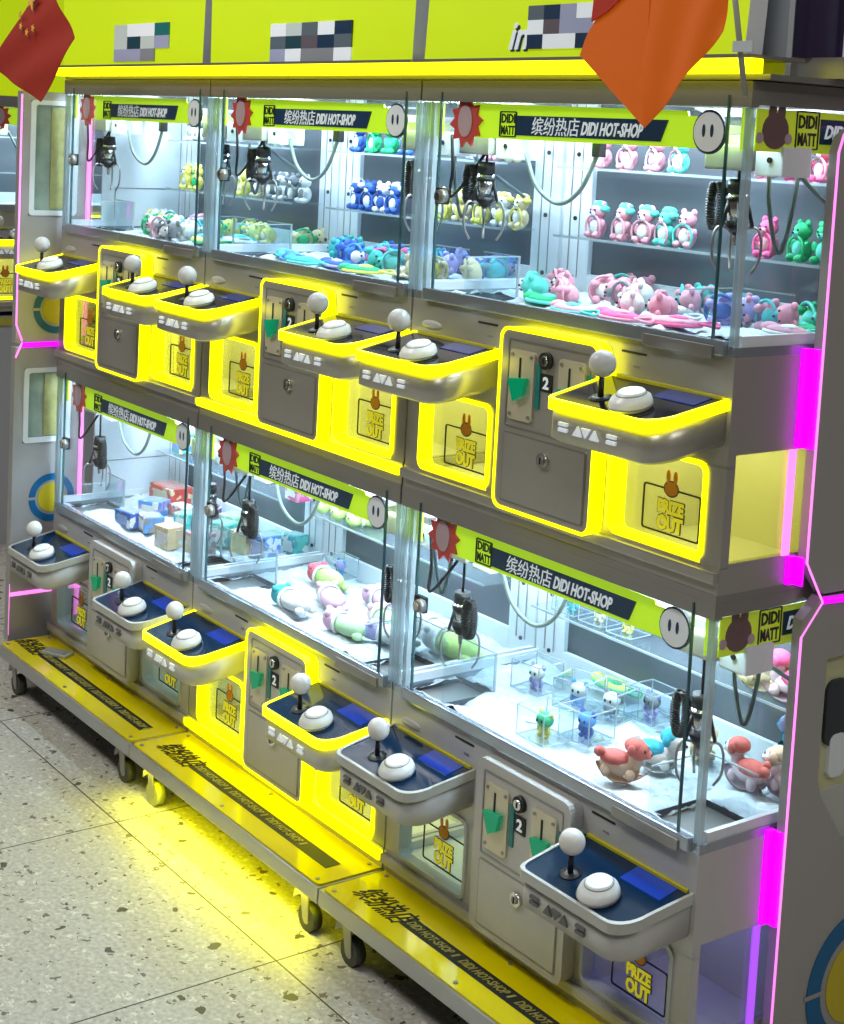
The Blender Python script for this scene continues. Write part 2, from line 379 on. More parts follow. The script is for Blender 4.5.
        t = MB(); bx_, by_ = tb-.113, -.113
        t.lathe([(.034, 0), (.0365, .003), (.037, .011), (.033, .020), (.0245, .025), (.0235, .028), (.021, .030), (.0175, .028), (.0155, .029), (.003, .0295)], (bx_, by_, zt-.0012), WHITEP, 30)
        t.tube([(bx_+.0248*math.cos(a*PI/15), by_+.0248*math.sin(a*PI/15), zt+.0237) for a in range(30)], .0012, pm('grey_groove', (.25, .27, .28), .4), 6, True)
        t.tube([(bx_+.0372*math.cos(a*PI/15), by_+.0372*math.sin(a*PI/15), zt+.005) for a in range(30)], .0011, pm('grey_groove', (.25, .27, .28), .4), 6, True); t.build('grab_button', tray)
        t = MB(); m_ = INKW if upper or on else pm('dark_grey_print', (.14, .14, .14), .5); yy = yf+.0035; zc = zt-.046; xs = ta+.036
        for q in range(2):
            for zz in (zc-.004, zc+.006): t.box(xs+q*.118, xs+q*.118+.022, yy-.0012, yy+.003, zz-.0028, zz+.0028, m_)
        for q in range(3):
            u = xs+.036+q*.0205; s_ = 1 if q != 1 else -1
            t.prism([(u, zc-s_*.008), (u+.022, zc-s_*.008), (u+.011, zc+s_*.009)][::s_], yy-.0012, yy+.003, m_)
        t.build('tray_symbols', tray)
        for o_ in [tray]+list(tray.children)+list(js.children):       # the tray slopes down towards the player
            for v_ in o_.data.vertices: v_.co.z += .22*(jy if o_.name.startswith('ball_top') else v_.co.y)
    # --- small slots and raised pale oval on the front band
    for xa in (-.665, -.262):
        t = MB(); t.box(xa, xa+.06, -.0015, .001, g-.038, g-.034, INK); t.build('card_slot', R)
        t = MB(); t.box(xa+.03, xa+.045, -.001, .001, g-.062, g-.058, STEEL_D); t.build('small_plate', R)
    t = MB(); t.ell((-.815, 0, g-.062), (.034, .005, .010), PALE, 20); t.build('pale_oval', R)
    # --- base LED
    t = MB(); t.box(x0, x1, -.014, -.002, .020, .040, YLED if lit['base'] else shell, .003); t.build('base_light_strip' if lit['base'] else 'base_lip', R)
    # --- case
    t = MB(); t.box(-.84, -.02, -.012, .004, g-.012, g+.014, RAIL, .003); t.box(x0, x1, 0, .02, g-.012, g+.004, RAIL)
    t.box(-.20, -.04, -.016, -.010, g-.018, g+.004, STEEL_D, .002); t.build('door_rail', R)
    t = MB(); t.box(-.815, -.050, -.006, -.002, g+.014, g+.415, GLASS)
    for xx in (-.815, -.050): t.box(xx-.0015, xx+.0015, -.0068, -.0012, g+.014, g+.415, pm('dark_glass_edge', (.05, .12, .13), .2))
    gd = t.build('glass_door', R)
    t = MB(); t.box(-.812, -.778, -.012, .0, g+.188, g+.222, BLACK, .003); t.cyl((-.785, -.026, g+.205), (-.785, -.01, g+.205), .013, .015, STEEL_D, 18); t.cyl((-.785, -.028, g+.205), (-.785, -.025, g+.205), .008, .008, CHROME, 14)
    t.build('door_lock', gd)
    t = MB(); t.box(-.879, -.876, .02, .40, g+.02, g+.42, GLASS); t.box(-.879, -.817, .002, .005, g, g+.42, GLASS); t.build('left_glass', R)
    t = MB(); t.box(-.010, -.007, .02, .42, g+.004, g+.42, GLASS); t.box(-.04, -.01, .002, .005, g, g+.42, GLASS); t.build('right_glass', R)
    for xx in (-.877, -.848, -.0125):
        t = MB(); t.box(xx-.0055, xx+.0055, .0, .011, g, g+.422, POST, .001); t.box(xx-.006, xx-.0045, -.0005, .0115, g, g+.422, EDGE); t.box(xx+.0045, xx+.006, -.0005, .0115, g, g+.422, EDGE)
        t.build('corner_post', R)
    for xa, xb in ((x0, -.79), (-.095, x1)):
        t = MB(); t.box(xa, xb, .40, .43, g-.012, g+.43, WHITE, .003); xm = (xa+xb)/2
        t.box(xm-.018, xm-.015, .3985, .401, g+.03, g+.42, STEEL_D); t.box(xm+.012, xm+.014, .3985, .401, g+.03, g+.42, STEEL_D)
        for zz in (.03, .16, .3): t.cyl((xm, .397, g+zz), (xm, .401, g+zz), .005, .005, BLACK, 10)
        t.build('rear_column', R)
    t = MB()
    for xa in (x0, x1-.016): t.box(xa, xa+.016, .0205, .40, g-.012, g+.004, RAIL); t.box(xa+.003, xa+.013, .0205, .40, g+.004, g+.022, WHITE)
    t.box(-.79, -.095, .40, .43, g-.012, g+.040, WHITE); t.build('case_frame', R)
    t = MB(); t.box(-.79, -.095, .412, .418, g+.040, g+.42, REARG); t.build('rear_glass', R)
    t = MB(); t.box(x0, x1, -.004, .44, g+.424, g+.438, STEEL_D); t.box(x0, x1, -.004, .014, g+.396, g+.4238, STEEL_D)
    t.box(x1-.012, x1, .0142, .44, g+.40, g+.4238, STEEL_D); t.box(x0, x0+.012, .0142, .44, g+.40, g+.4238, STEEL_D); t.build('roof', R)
    t = MB(); t.box(-.84, -.04, .05, .07, g+.412, g+.4225, WLED); t.box(-.84, -.04, .29, .31, g+.412, g+.4225, WLED); t.build('ceiling_light_strip', R)
    # --- banner
    t = MB(); zb = g+.326; t.prism([(-.745, zb), (-.115, zb), (-.115, g+.380), (-.155, g+.380), (-.158, g+.388), (-.76, g+.395), (-.78, g+.395), (-.78, zb)], .014, .018, BANY)
    ban = t.build('banner', R)
    t = MB()
    t.prism([(-.598, zb+.008), (-.216, zb+.008), (-.200, zb+.046), (-.598, zb+.046)], .0115, .0142, NAVY)
    t.ring(rr(-.650, -.600, zb+.004, zb+.054, .003, 2), rr(-.6475, -.6025, zb+.0065, zb+.0515, .002, 2), .0115, .0142, INK)
    add_text(t, 'DIDI', INK, -.645, zb+.031, .040, .018, .013, bold=.03); add_text(t, 'MATT', INK, -.645, zb+.0085, .040, .018, .013, bold=.03)
    add_text(t, '缤纷热店', INKW, -.552, zb+.010, .130, .034, .010, shear=.10, bold=.0)
    add_text(t, 'DIDI HOT-SHOP', INKW, -.415, zb+.013, .155, .025, .010, shear=.22, bold=.03)
    t.build('banner_lettering', ban)
    t = MB()   # spiky red badge, plain pale disc
    P = []
    for q in range(20):
        r = .052 if q % 2 == 0 else .037; P.append((-.752+r*math.cos(q*PI/10+.1), zb+.03+r*math.sin(q*PI/10+.1)))
    t.prism(P, .009, .0135, REDP)
    t.prism([(-.752+.022*math.cos(q*PI/10), zb+.032+.032*math.sin(q*PI/10)) for q in range(20)], .007, .0095, PINKP)
    t.build('red_badge', ban)
    t = MB(); t.prism([(-.102+.036*math.cos(q*PI/12), zb+.028+.037*math.sin(q*PI/12)) for q in range(24)], .0085, .0135, pm('sticker_border', (.02, .03, .05), .5))  # dark border disc a little larger than the white one
    t.prism([(-.102+.033*math.cos(q*PI/12), zb+.028+.033*math.sin(q*PI/12)) for q in range(24)], .007, .0095, pm('sticker_white', (.8, .82, .84), .4, em=(.8, .85, .9), es=.12))
    for q in (-.112, -.094): t.prism([(q+.0035*math.cos(a*PI/6), zb+.03+.011*math.sin(a*PI/6)) for a in range(12)], .0062, .0075, NAVY)
    t.build('round_sticker', ban)
    t = MB(); t.box(-.875, -.83, .012, .016, zb, g+.395, BANY); t.box(-.036, -.016, .012, .016, zb, g+.395, BANY); t.build('corner_banner', ban)
    if k == 0 or upper is None:
        t = MB(); t.box(-.015, -.0125, .022, .40, zb, g+.395, BANS); sb = t.build('side_banner', R)
        t = MB(); X = -.012
        t.ring(rr(.118, .176, zb+.006, zb+.070, .003, 2), rr(.1205, .1735, zb+.0085, zb+.0675, .002, 2), X-.0005, X+.0012, INK, 'x')
        add_text(t, 'DIDI', INK, .124, zb+.041, .046, .022, X+.0005, plane='yz', bold=.03); add_text(t, 'MATT', INK, .124, zb+.012, .046, .022, X+.0005, plane='yz', bold=.03)
        t.box(X-.0005, X+.001, .180, .40, zb+.016, zb+.058, NAVY); add_text(t, 'DIDI HOT-SHOP', INKW, .190, zb+.025, .20, .024, X+.0016, .25, 'yz', .03)
        P = [(.068+.032*math.cos(q*PI/10), zb+.034+.030*math.sin(q*PI/10)) for q in range(20)]; t.prism(P, X-.0005, X+.001, BROWNP, 'x')
        for yy_ in (.058, .080): t.prism([(yy_+.009*math.cos(q*PI/8), zb+.065+.02*math.sin(q*PI/8)) for q in range(16)], X-.0005, X+.0012, BROWNP, 'x')
        for yy_ in (.03, .1): t.prism([(yy_+.009*math.cos(q*PI/8), zb+.022+.009*math.sin(q*PI/8)) for q in range(16)], X-.0005, X+.0015, PINKP, 'x')
        t.build('side_banner_lettering', sb)
    # --- bed of white fleece with two chutes
    t = MB(); i = t.mi(FLUFF); nx, ny = 74, 34; xa, xb, ya, yb = -.868, -.018, .022, .398
    hz = lambda x, y: ((-.862 < x < -.752) or (-.150 < x < -.032)) and .03 < y < .165
    V = {}
    for a in range(nx+1):
        for c_ in range(ny+1):
            x = xa+(xb-xa)*a/nx; y = ya+(yb-ya)*c_/ny
            V[a, c_] = t.bm.verts.new((x, y, g-.003+.016*noise.noise(Vector((x*14+k*5, y*14, base*3)))+.009*noise.noise(Vector((x*50, y*50, 2+k)))))
    for a in range(nx):
        for c_ in range(ny):
            if hz(xa+(xb-xa)*(a+.5)/nx, ya+(yb-ya)*(c_+.5)/ny): continue
            f = t.bm.faces.new((V[a, c_], V[a+1, c_], V[a+1, c_+1], V[a, c_+1])); f.material_index = i; f.smooth = True
    t.build('fleece_bed', R, recalc=False)
    for xa, xb in ((-.865, -.75), (-.152, -.03)):
        t = MB(); t.ring([(xa, .027), (xb, .027), (xb, .168), (xa, .168)], [(xa+.002, .029), (xb-.002, .029), (xb-.002, .166), (xa+.002, .166)], g-.018, g-.002, DARKIN, 'z')
        t.box(xa, xb, .027, .168, g-.0195, g-.018, DARKIN); t.build('prize_chute', R)
        t = MB(); xc = xb if xb < -.5 else xa
        t.box(xc-.0012, xc+.0012, .028, .169, g-.01, g+.085, ACRY); t.box(xa, xb, .168, .1705, g-.01, g+.085, ACRY)
        t.box(xc-.0014, xc+.0014, .028, .169, g+.083, g+.0855, EDGE); t.box(xa, xb, .1678, .1707, g+.083, g+.0855, EDGE); t.box(xc-.0016, xc+.0016, .166, .1715, g, g+.0855, EDGE)
        t.build('chute_guard', R)
    # --- shelves
    for zz in ((.127, .274) if upper else (.16,)):
        t = MB(); t.box(-.80, -.08, .305, .398, g+zz-.004, g+zz, ACRY); t.box(-.80, -.08, .3035, .3055, g+zz-.0045, g+zz+.0005, EDGE)
        t.build('rear_shelf', R)
    # --- gantry, hoses, claws
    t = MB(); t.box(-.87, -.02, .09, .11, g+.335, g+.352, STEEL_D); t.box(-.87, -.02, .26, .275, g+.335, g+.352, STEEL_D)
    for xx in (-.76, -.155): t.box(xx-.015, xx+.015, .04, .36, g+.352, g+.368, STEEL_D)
    t.build('gantry_rail', R)
    for cx, kk in ((-.795, 0), (-.115, 1)):
        cy = .105
        zl = g+.225 if upper else g+.165
        t = MB(); t.box(cx-.05, cx+.045, cy-.035, cy+.05, g+.292, g+.335, STEEL, .004)
        t.box(cx+.05, cx+.11, cy-.02, cy+.05, g+.285, g+.335, WHITE, .003); t.cyl((cx+.082, cy-.023, g+.312), (cx+.082, cy-.019, g+.312), .005, .005, BLACK, 12)
        car = t.build('carriage', R)
        cl = MB(); cl.cyl((cx, cy, zl+.045), (cx, cy, g+.30), .003, .003, BLACK, 8)
        cl.cyl((cx, cy, zl-.02), (cx, cy, zl+.028), .019, .019, CHROME, 20); cl.cyl((cx, cy, zl+.028), (cx, cy, zl+.052), .0195, .017, BLACK, 20); cl.cyl((cx, cy, zl+.012), (cx, cy, zl+.022), .021, .021, BLACK, 20)
        cl.cyl((cx, cy, zl-.04), (cx, cy, zl-.02), .012, .022, BLACK, 20); cl.cyl((cx, cy, zl-.062), (cx, cy, zl-.04), .004, .006, STEEL_D, 10)
        for q in range(3): 
            a = q*2*PI/3+.5; cl.box(-.004, .004, -.003, .003, -.05, .02, BLACK) if False else None
        claw = cl.build('claw', R)
        for q in range(3):
            a = q*2*PI/3+.35; ca, sa = math.cos(a), math.sin(a)
            p = MB(); P = [(cx+r*ca, cy+r*sa, zl+z) for r, z in ((.012, -.035), (.036, -.030), (.047, -.050), (.045, -.085), (.032, -.108))]
            p.tube(curve_pts(P, 5), .0026, STEEL_D, 8); p.cyl((cx+.016*ca, cy+.016*sa, zl+.02), (cx+.030*ca, cy+.030*sa, zl-.03), .0035, .0035, BLACK, 8)
            p.build('prong', claw)
        co = MB(); sg = 1 if (kk == 0 and not upper) else -1
        P = []
        ex = cx+sg*.038
        for q in range(420):
            a = q*.72; tt = q/419; u = PI*(.12+1.76*tt)
            c0 = Vector((ex+.014*math.sin(u)*sg, cy-.010, zl+.005+.042*math.cos(u))); P.append(c0+Vector((math.cos(a)*.008, math.sin(a)*.008, 0)))
        co.tube(P, .0019, BLACK, 4); co.build('coiled_cable', claw)
        h = MB()
        if kk == 0:
            h.tube(curve_pts([(cx+.12, cy, g+.30), (cx+.16, cy, g+.235), (cx+.215, cy+.01, g+.205), (cx+.275, cy+.01, g+.235), (cx+.32, cy+.01, g+.31)], 8), .0045, pm('grey_hose', (.16, .2, .2), .4), 8)
            h.tube(curve_pts([(cx-.07, cy-.04, g+.33), (cx-.062, cy-.04, g+.26), (cx-.075, cy-.03, g+.2), (cx-.03, cy, g+.27), (cx-.01, cy+.02, g+.32)], 8), .0035, BLACK, 8)
            h.box(cx+.31, cx+.33, cy, cy+.02, g+.30, g+.34, BLACK, .003)
        else:
            h.tube(curve_pts([(cx-.02, cy+.10, g+.34), (cx+.0, cy+.08, g+.24), (cx+.02, cy+.09, g+.15), (cx+.035, cy+.1, g+.22), (cx+.03, cy+.12, g+.33)], 8), .004, pm('grey_hose', (.16, .2, .2), .4), 8)
            h.tube(curve_pts([(cx+.06, cy+.02, g+.34), (cx+.068, cy+.10, g+.27), (cx+.075, cy+.22, g+.2)], 8), .004, pm('grey_hose', (.16, .2, .2), .4), 8)
        h.build('hose', car)
    if k == 2:
        t = MB(); t.box(x0-.004, x0+.001, .128, .402, g-.012, g+.42, WHITE); t.box(x0+.0012, x0+.0022, .17, .39, g+.118, g+.121, STEEL_D); t.box(x0+.0012, x0+.0022, .17, .173, g+.02, g+.118, STEEL_D)
        t.box(x0+.001, x0+.0022, .392, .394, g+.02, g+.4, STEEL_D); t.build('left_side_door', R)
    # --- LED lamp inside the case
    ld = bpy.data.lights.new('case_light', 'AREA'); ld.shape = 'RECTANGLE'; ld.size = .78; ld.size_y = .06; ld.energy = 6.2 if upper else 6.6; ld.color = (.64, .83, 1)
    lo = bpy.data.objects.new('case_light', ld); C.objects.link(lo); lo.parent = R; lo.location = (-.44, .06, g+.410); lo.rotation_euler = (math.radians(18), 0, 0)
    l2 = bpy.data.objects.new('rear_case_light', ld); C.objects.link(l2); l2.parent = R; l2.location = (-.44, .30, g+.408); l2.rotation_euler = (math.radians(-8), 0, 0)
    return R

# ------------------------------------------------------------------ lay out the six cabinets
ON = dict(tray=1, trays=(1, 1), coin=1, prize=(1, 1), base=0)
cabinet(0, True, ON)
cabinet(1, True, dict(ON, base=1))
cabinet(2, True, ON)
cabinet(0, False, dict(tray=0, trays=(0, 0), coin=0, prize=(0, 0), base=0))
cabinet(1, False, dict(ON, base=1))
cabinet(2, False, dict(tray=0, trays=(0, 0), coin=0, prize=(0, 0), base=0))

# ------------------------------------------------------------------ illuminated headers
ztop = BASE+2*PITCH
t = MB()
t.box(-2.655, .03, -.002, .42, ztop+.002, ztop+.011, STEEL_D)
o = t.build('roof_board'); tag(o, 'grey board lying along the tops of the upper machines', 'board')
for k in range(3):
    x1 = -k*W-(.0 if k == 0 else .014); x0 = -k*W-W+.038+(0 if k == 0 else -.01)
    R = empty('header_sign', (x0, 0, ztop+.011), 'lime yellow backlit header box above the %s upper machine' % ROW[k], 'sign', 'lime header boxes on the roof')
    w = x1-x0
    t = MB(); t.box(-.035 if k else -.04, w+.016, -.034, -.004, 0, .024, YLED, .003); t.build('light_strip', R)
    t = MB(); t.box(-.03, w+.012, -.036, .1, .024, .030, STEEL_D); t.prism([(0, .030), (w, .030), (w+.012, .42), (-.012, .42)] if k != 0 else [(-.01, .030), (w-.01, .030), (w+.012, .42), (.012, .42)], -.022, .02, WHITE, side=WHITE, m_a=SIGNY); t.build('sign_box', R)
    t = MB(); PB = lambda n_, c_: pm('patch_'+n_, c_, .5)
    w_, p_, n_, d_, s_, l_, g_, v_ = INKW, PB('pale', (.72, .85, .85)), NAVY, PB('dark_teal', (.0, .06, .09)), PB('slate', (.12, .17, .22)), PB('lavender', (.45, .5, .75)), PB('grey', (.3, .33, .38)), PB('mauve', (.14, .12, .15))
    px0, px1, pz0, pz1, cells = ((-.538, -.317, .046, .126, ((n_, w_, w_, n_, None), (w_, v_, l_, l_, w_), (s_, n_, l_, w_, w_))),
        (-1.456, -1.12, .030, .118, ((l_, w_, g_, g_, w_), (s_, d_, v_, n_, s_), (w_, p_, s_, w_, n_))), (-2.285, -1.965, .038, .138, ((l_, l_, g_, None), (p_, d_, p_, l_), (p_, w_, w_, TEAL))))[k]
    if k == 0:
        add_text(t, 'in', NAVY, px0-.050-x0, .042, .05, .05, -.0235, .3, bold=.03); add_text(t, 'in', INKW, px0-.054-x0, .046, .05, .05, -.0250, .3, bold=.02)
    for r_, rw in enumerate(cells):
        for c_, m_ in enumerate(rw):
            if m_: cw = (px1-px0)/len(rw); ch = (pz1-pz0)/3; t.box(px0-x0+c_*cw, px0-x0+(c_+1)*cw, -.0265, -.0225, pz0+r_*ch, pz0+(r_+1)*ch, m_)
    t.build('logo_plate', R)
t = MB(); t.box(-2.66, -.03, .102, .115, ztop+.012, ztop+.5, pm('white_board', (.6, .66, .72), .5)); o = t.build('back_board'); tag(o, 'white board standing behind the lime header boxes', 'board')

# ------------------------------------------------------------------ yellow step platforms on casters
for k in range(3):
    x1 = -k*W-.002; x0 = -(k+1)*W+.002
    R = empty('step_platform', (x0, -.17, 0), 'yellow step platform with grey edge on casters below the %s lower machine' % ROW[k], 'platform', 'yellow step platforms in a row')
    w = x1-x0; z = BASE
    t = MB(); t.box(0, w, 0, .58, z-.040, z-.004, ALU, .003); t.build('frame', R)
    t = MB(); t.prism(rr(.006, w-.006, .006, .30, .012, 4), z-.0045, z, TOPY, 'z')
    for sx in (.03, w*.5, w-.03):
        for sy in (.02, .155): t.cyl((sx, sy, z-.001), (sx, sy, z+.002), .005, .005, STEEL_D, 10)
    top = t.build('step_plate', R)
    if k == 1:
        t = MB(); t.box(.03, w-.03, .012, .030, z-.046, z-.041, YLED); t.build('under_light', R)
        ld = bpy.data.lights.new('under_glow', 'AREA'); ld.shape = 'RECTANGLE'; ld.size = w-.06; ld.size_y = .02; ld.energy = 1.7; ld.color = (1, .97, 0)
        lo = bpy.data.objects.new('under_glow', ld); C.objects.link(lo); lo.parent = R; lo.location = (w/2, .010, z-.048); lo.rotation_euler = (math.radians(-25), 0, 0)
    t = MB(); a, b = (.205, w-.02) if k != 2 else (.16, w-.06)
    if k == 1: b = w-.06
    t.box(a, b, .060, .100, z+.0002, z+.0008, INK)
    x = a+.01; q = 0
    while x+.145 < b:
        add_text(t, 'DIDI HOT-SHOP', pm('dim_gold_print', (.42, .38, .08), .5), x, .070, .135, .020, z+.0012, .25, 'xy', .02); x += .15
        t.prism([(x-.006, .072), (x, .072), (x+.004, .09), (x-.002, .09)], z+.0006, z+.0014, pm('dim_gold_print', (.42, .38, .08), .5), 'z'); x += .018
    add_text(t, '缤纷热店', INK, a-.155, .045, .15, .068, z+.001, .3, 'xy', .0)
    t.build('step_lettering', top)
    for sx in (.075, w-.085):
        for sy in (.035, .50):
            t = MB(); hx = sx; t.cyl((hx, sy, z-.046), (hx, sy, z-.040), .024, .024, STEEL_D, 18)
            for d_ in (-.014, .014): t.prism([(hx-.012, z-.046), (hx+.020, z-.046), (hx+.026, .026), (hx+.004, .026)], sy+d_-.0015, sy+d_+.0015, STEEL_D)
            t.prism([(hx-.035, z-.062), (hx-.012, z-.050), (hx-.010, z-.062), (hx-.038, z-.082)], sy-.014, sy+.014, pm('grey_brake', (.3, .3, .32), .4))
            c = t.build('caster', R)
            t = MB(); t.cyl((hx+.012, sy-.012, .030), (hx+.012, sy+.012, .030), .030, .030, ROLLER if (k == 1 and sx < .2) else RUBBER, 24); t.cyl((hx+.012, sy-.0125, .028), (hx+.012, sy+.0125, .028), .012, .012, STEEL_D, 16)
            t.build('wheel', c)
# things lying on the step
t = MB(); t.box(0, .09, 0, .045, 0, .010, pm('clear_packet', (.55, .58, .55), .15, .2), .004); t.box(.01, .08, .008, .036, .0095, .012, pm('packet_print', (.3, .33, .3), .3))
o = t.build('plastic_packet', None, (-2.50, -.10, BASE+.0005)); o.rotation_euler = (0, 0, .5); tag(o, 'silvery plastic packet lying at the far end of the yellow step', 'packet')

# ------------------------------------------------------------------ end cabinets (grey panels with magenta edging)
def ring_logo(mb, cy, cz, r, X):
    P = lambda q: [(cy+q*math.cos(a*PI/24), cz+q*math.sin(a*PI/24)) for a in range(48)]
    mb.ring(P(r), P(r*.72), X, X+.0015, BLUER, 'x'); mb.prism(P(r*.60), X, X+.0015, pm('ring_yellow', (.6, .5, .02), .4), 'x')
    mb.box(X+.0014, X+.0022, cy-r*1.05, cy-r*.65, cz-.004, cz+.004, PANELG)
R = empty('end_cabinet', (-2.70, -.12, 0), 'grey cabinet end panel with blue ring mark beyond the left end of the row', 'cabinet')
X = 0.0
t = MB()
for z0, z1, wz0, wz1 in ((.12, 1.03, .735, .965), (1.045, 1.80, 1.43, 1.775)):
    t.box(X-.03, X, .0, .03, z0, z1, PANELG); 
    t.box(X-.03, X, .03, .185, z0, wz0, PANELG); t.box(X-.03, X, .03, .185, wz1, z1, PANELG); t.box(X-.03, X, .185, .235, z0, z1, PANELG)
t.build('end_panel', R)
for wz0, wz1 in ((.735, .965), (1.43, 1.775)):
    t = MB(); t.ring(rr(.03, .185, wz0, wz1, .012), rr(.046, .169, wz0+.014, wz1-.014, .008), X-.02, X+.004, WHITE, 'x')
    t.prism(rr(.046, .169, wz0+.014, wz1-.014, .008), X-.012, X-.010, pm('greenish_tinted_pane', (.30, .38, .32), .12, noise_amt=.5, noise_scale=14), 'x')
    t.box(X-.009, X-.006, .10, .155, wz0+.02, wz1-.02, pm('ochre_poster', (.36, .36, .14), .4, noise_amt=.4, noise_scale=40)); t.build('end_window', R)
t = MB(); ring_logo(t, .13, 1.145, .075, X+.0005); t.build('ring_mark', R); t = MB(); ring_logo(t, .13, .56, .075, X+.0005); t.build('ring_mark', R)
t = MB(); t.tube([(X+.004, .222, z) for z in (1.06, 1.2, 1.79)], .007, PLED2, 10); t.tube([(X+.004, .222, z) for z in (.16, .4, .93)], .007, PLED2, 10)
t.tube([(X+.003, 0, 1.79), (X+.003, .0, 1.10), (X+.003, .02, 1.05)], .003, PLED2, 8); t.tube([(X+.003, .0, 1.0), (X+.003, .02, 1.045)], .003, PLED2, 8); t.tube([(X+.003, 0.0, .14), (X+.003, .0, .3)], .001, PLED2, 8)
t.box(X, X+.006, .022, .16, 1.030, 1.045, PLED); t.box(X, X+.006, .0, .235, .262, .272, PLED2)
t.build('edge_light', R)
t = MB(); t.cyl((X-.06, .10, .045), (X-.03, .10, .045), .045, .045, RUBBER, 20); t.box(X-.08, X-.01, .07, .13, .09, .12, STEEL_D); t.build('caster', R)

R = empty('end_cabinet', (0.008, .182, 0), 'tall grey cabinet end panel with magenta edge at the right frame edge', 'cabinet')
t = MB()
t.box(0, .02, 0, 1.0, .12, .50, PANELG); t.box(0, .02, 0, .075, .50, .85, PANELG); t.prism([(.0, .93), (.045, .965), (1.0, .94), (1., .85), (0, .85)], .0, .02, PANELG, 'x')
t.prism([(.075, .50), (.16, .50), (.085, .60), (.075, .63)], 0, .02, PANELG, 'x')
t.prism([(.0, .985+.04), (.05, .97), (1.0, .95), (1.0, 1.77), (.03, 1.77), (.008, 1.755), (0, 1.73)], .0, .02, PANELG, 'x')
t.build('end_panel', R)
t = MB(); t.box(-.004, .001, .07, 1.0, .49, .87, pm('cream_wall', (.62, .62, .36), .5)); t.box(.001, .008, .07, 1.0, .49, .60, pm('pale_ledge', (.5, .52, .48), .5)); t.prism(rr(.10, .16, .68, .80, .02), .001, .008, pm('dark_doll', (.03, .04, .05), .5), 'x'); t.prism(rr(.115, .16, .62, .70, .015), .001, .010, WHITE, 'x')
t.build('window_recess', R)
t = MB(); t.tube([(.02, 0, .12), (.02, 0, .90), (.02, .05, .955), (.02, 0, 1.03), (.02, 0, 1.73), (.02, .01, 1.76), (.02, .03, 1.772), (.02, .3, 1.772)], .0022, PLED2, 8)
t.tube([(.02, .05, .958), (.02, .3, .945), (.02, .9, .93)], .007, PLED, 8); t.build('edge_light', R)
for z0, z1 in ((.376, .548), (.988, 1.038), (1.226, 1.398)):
    t = MB(); t.box(-.0105, -.001, -.020, .0, z0, z1, PLED, .002); t.box(-.0012, .016, -.006, -.0005, z0, z1, PLED, .001); t.build('led_reflection', R)  # glowing strip stands in for the edge light's reflection on the glossy side
t = MB(); t.box(-.0095, -.006, -.034, -.016, 1.04, 1.224, PLED2); t.build('slim_led_reflection', R); t = MB(); t.box(-.0095, -.006, -.034, -.016, .19, .374, pm('violet_reflection_glow', (.4, .1, .9), .5, em=(.45, .1, .95), es=.8)); t.build('slim_led_reflection', R)  # slim glowing strips continue that painted reflection across the low windows
t = MB(); ring_logo(t, .225, .22, .135, .0205); t.build('ring_mark', R)

R = empty('rear_signboard', (-.045, .12, ztop+.012), 'dark purple board with a thin white strip beyond the right header box', 'sign')
t = MB(); t.box(0, .10, .03, .9, .0, .035, PANELG); t.box(.0, .03, .015, .9, .035, .5, PURPLE); t.build('board', R)
t = MB(); t.cyl((.045, .095, .04), (.045, .095, .5), .005, .005, INKW, 10); t.build('white_strip', R)

# ------------------------------------------------------------------ flags hanging in front of the headers
def flag(name, pts, y, m, lab, nx=14, th=.0015, wave=.004):
    R = empty(name, (pts[0][0], y, pts[0][1]), lab, 'flag')
    a, b, c, d = [Vector((p[0]-pts[0][0], p[1]-pts[0][1])) for p in pts]
    t = MB(); i = t.mi(m); V = [[None]*(nx+1) for _ in range(nx+1)]
    for s_ in (0, 1):
        for u in range(nx+1):
            for v in range(nx+1):
                p = a.lerp(b, u/nx).lerp(d.lerp(c, u/nx), v/nx); V[u][v] = t.bm.verts.new((p.x, wave*math.sin(u*.7+v*.4)+s_*th, p.y))
        for u in range(nx):
            for v in range(nx):
                f = t.bm.faces.new((V[u][v], V[u+1][v], V[u+1][v+1], V[u][v+1])); f.material_index = i; f.smooth = True
    t.build('cloth', R, recalc=False); return R
FR = pm('red_flag_cloth', (.34, .015, .003), .8, noise_amt=.12, noise_scale=9)
FO = pm('orange_backlit_flag_cloth', (.62, .10, .0), .7, em=(.8, .16, 0), es=.22, noise_amt=.1, noise_scale=9)  # orange tone and emission stand in for light coming through the cloth
R = flag('paper_flag', [(-2.137, 2.09), (-1.942, 1.925), (-2.147, 1.764), (-2.50, 1.86)], -.30, FR, 'red paper flag with five yellow stars hanging at the far left')
def star(mb, cx, cz, r, m, y, rot=0.):
    mb.prism([(cx+(r if q % 2 == 0 else r*.4)*math.sin(q*PI/5+rot), cz+(r if q % 2 == 0 else r*.4)*math.cos(q*PI/5+rot)) for q in range(10)], y-.002, y, m)
t = MB(); SY = pm('star_yellow', (.8, .5, .08), .5)
ST = [((35, 3), .05)]
for n_, (cx, cz, r) in enumerate(((-.055, -.060, .034), (-.128, -.098, .011), (-.120, -.128, .011), (-.080, -.145, .011), (-.040, -.135, .011))):
    t = MB(); star(t, cx, cz, r, SY, -.012, .3); t.build('star_print', R)
R = flag('paper_flag', [(.02, 2.03), (.205, 2.0), (.195, 1.89), (.058, 1.752)], -.30, FO, 'orange backlit paper flag hanging in front of the right header box')
t = MB()
P = curve_pts([(-.0, 0, 0), (-.03, 0, -.06), (-.09, 0, -.13), (-.11, 0, -.17)], 6)
poly = [(p.x, p.z) for p in P]+[(.036, -.276), (.03, 0)]
t.prism(poly, -.002, .001, FO); t.build('cloth_corner', R)
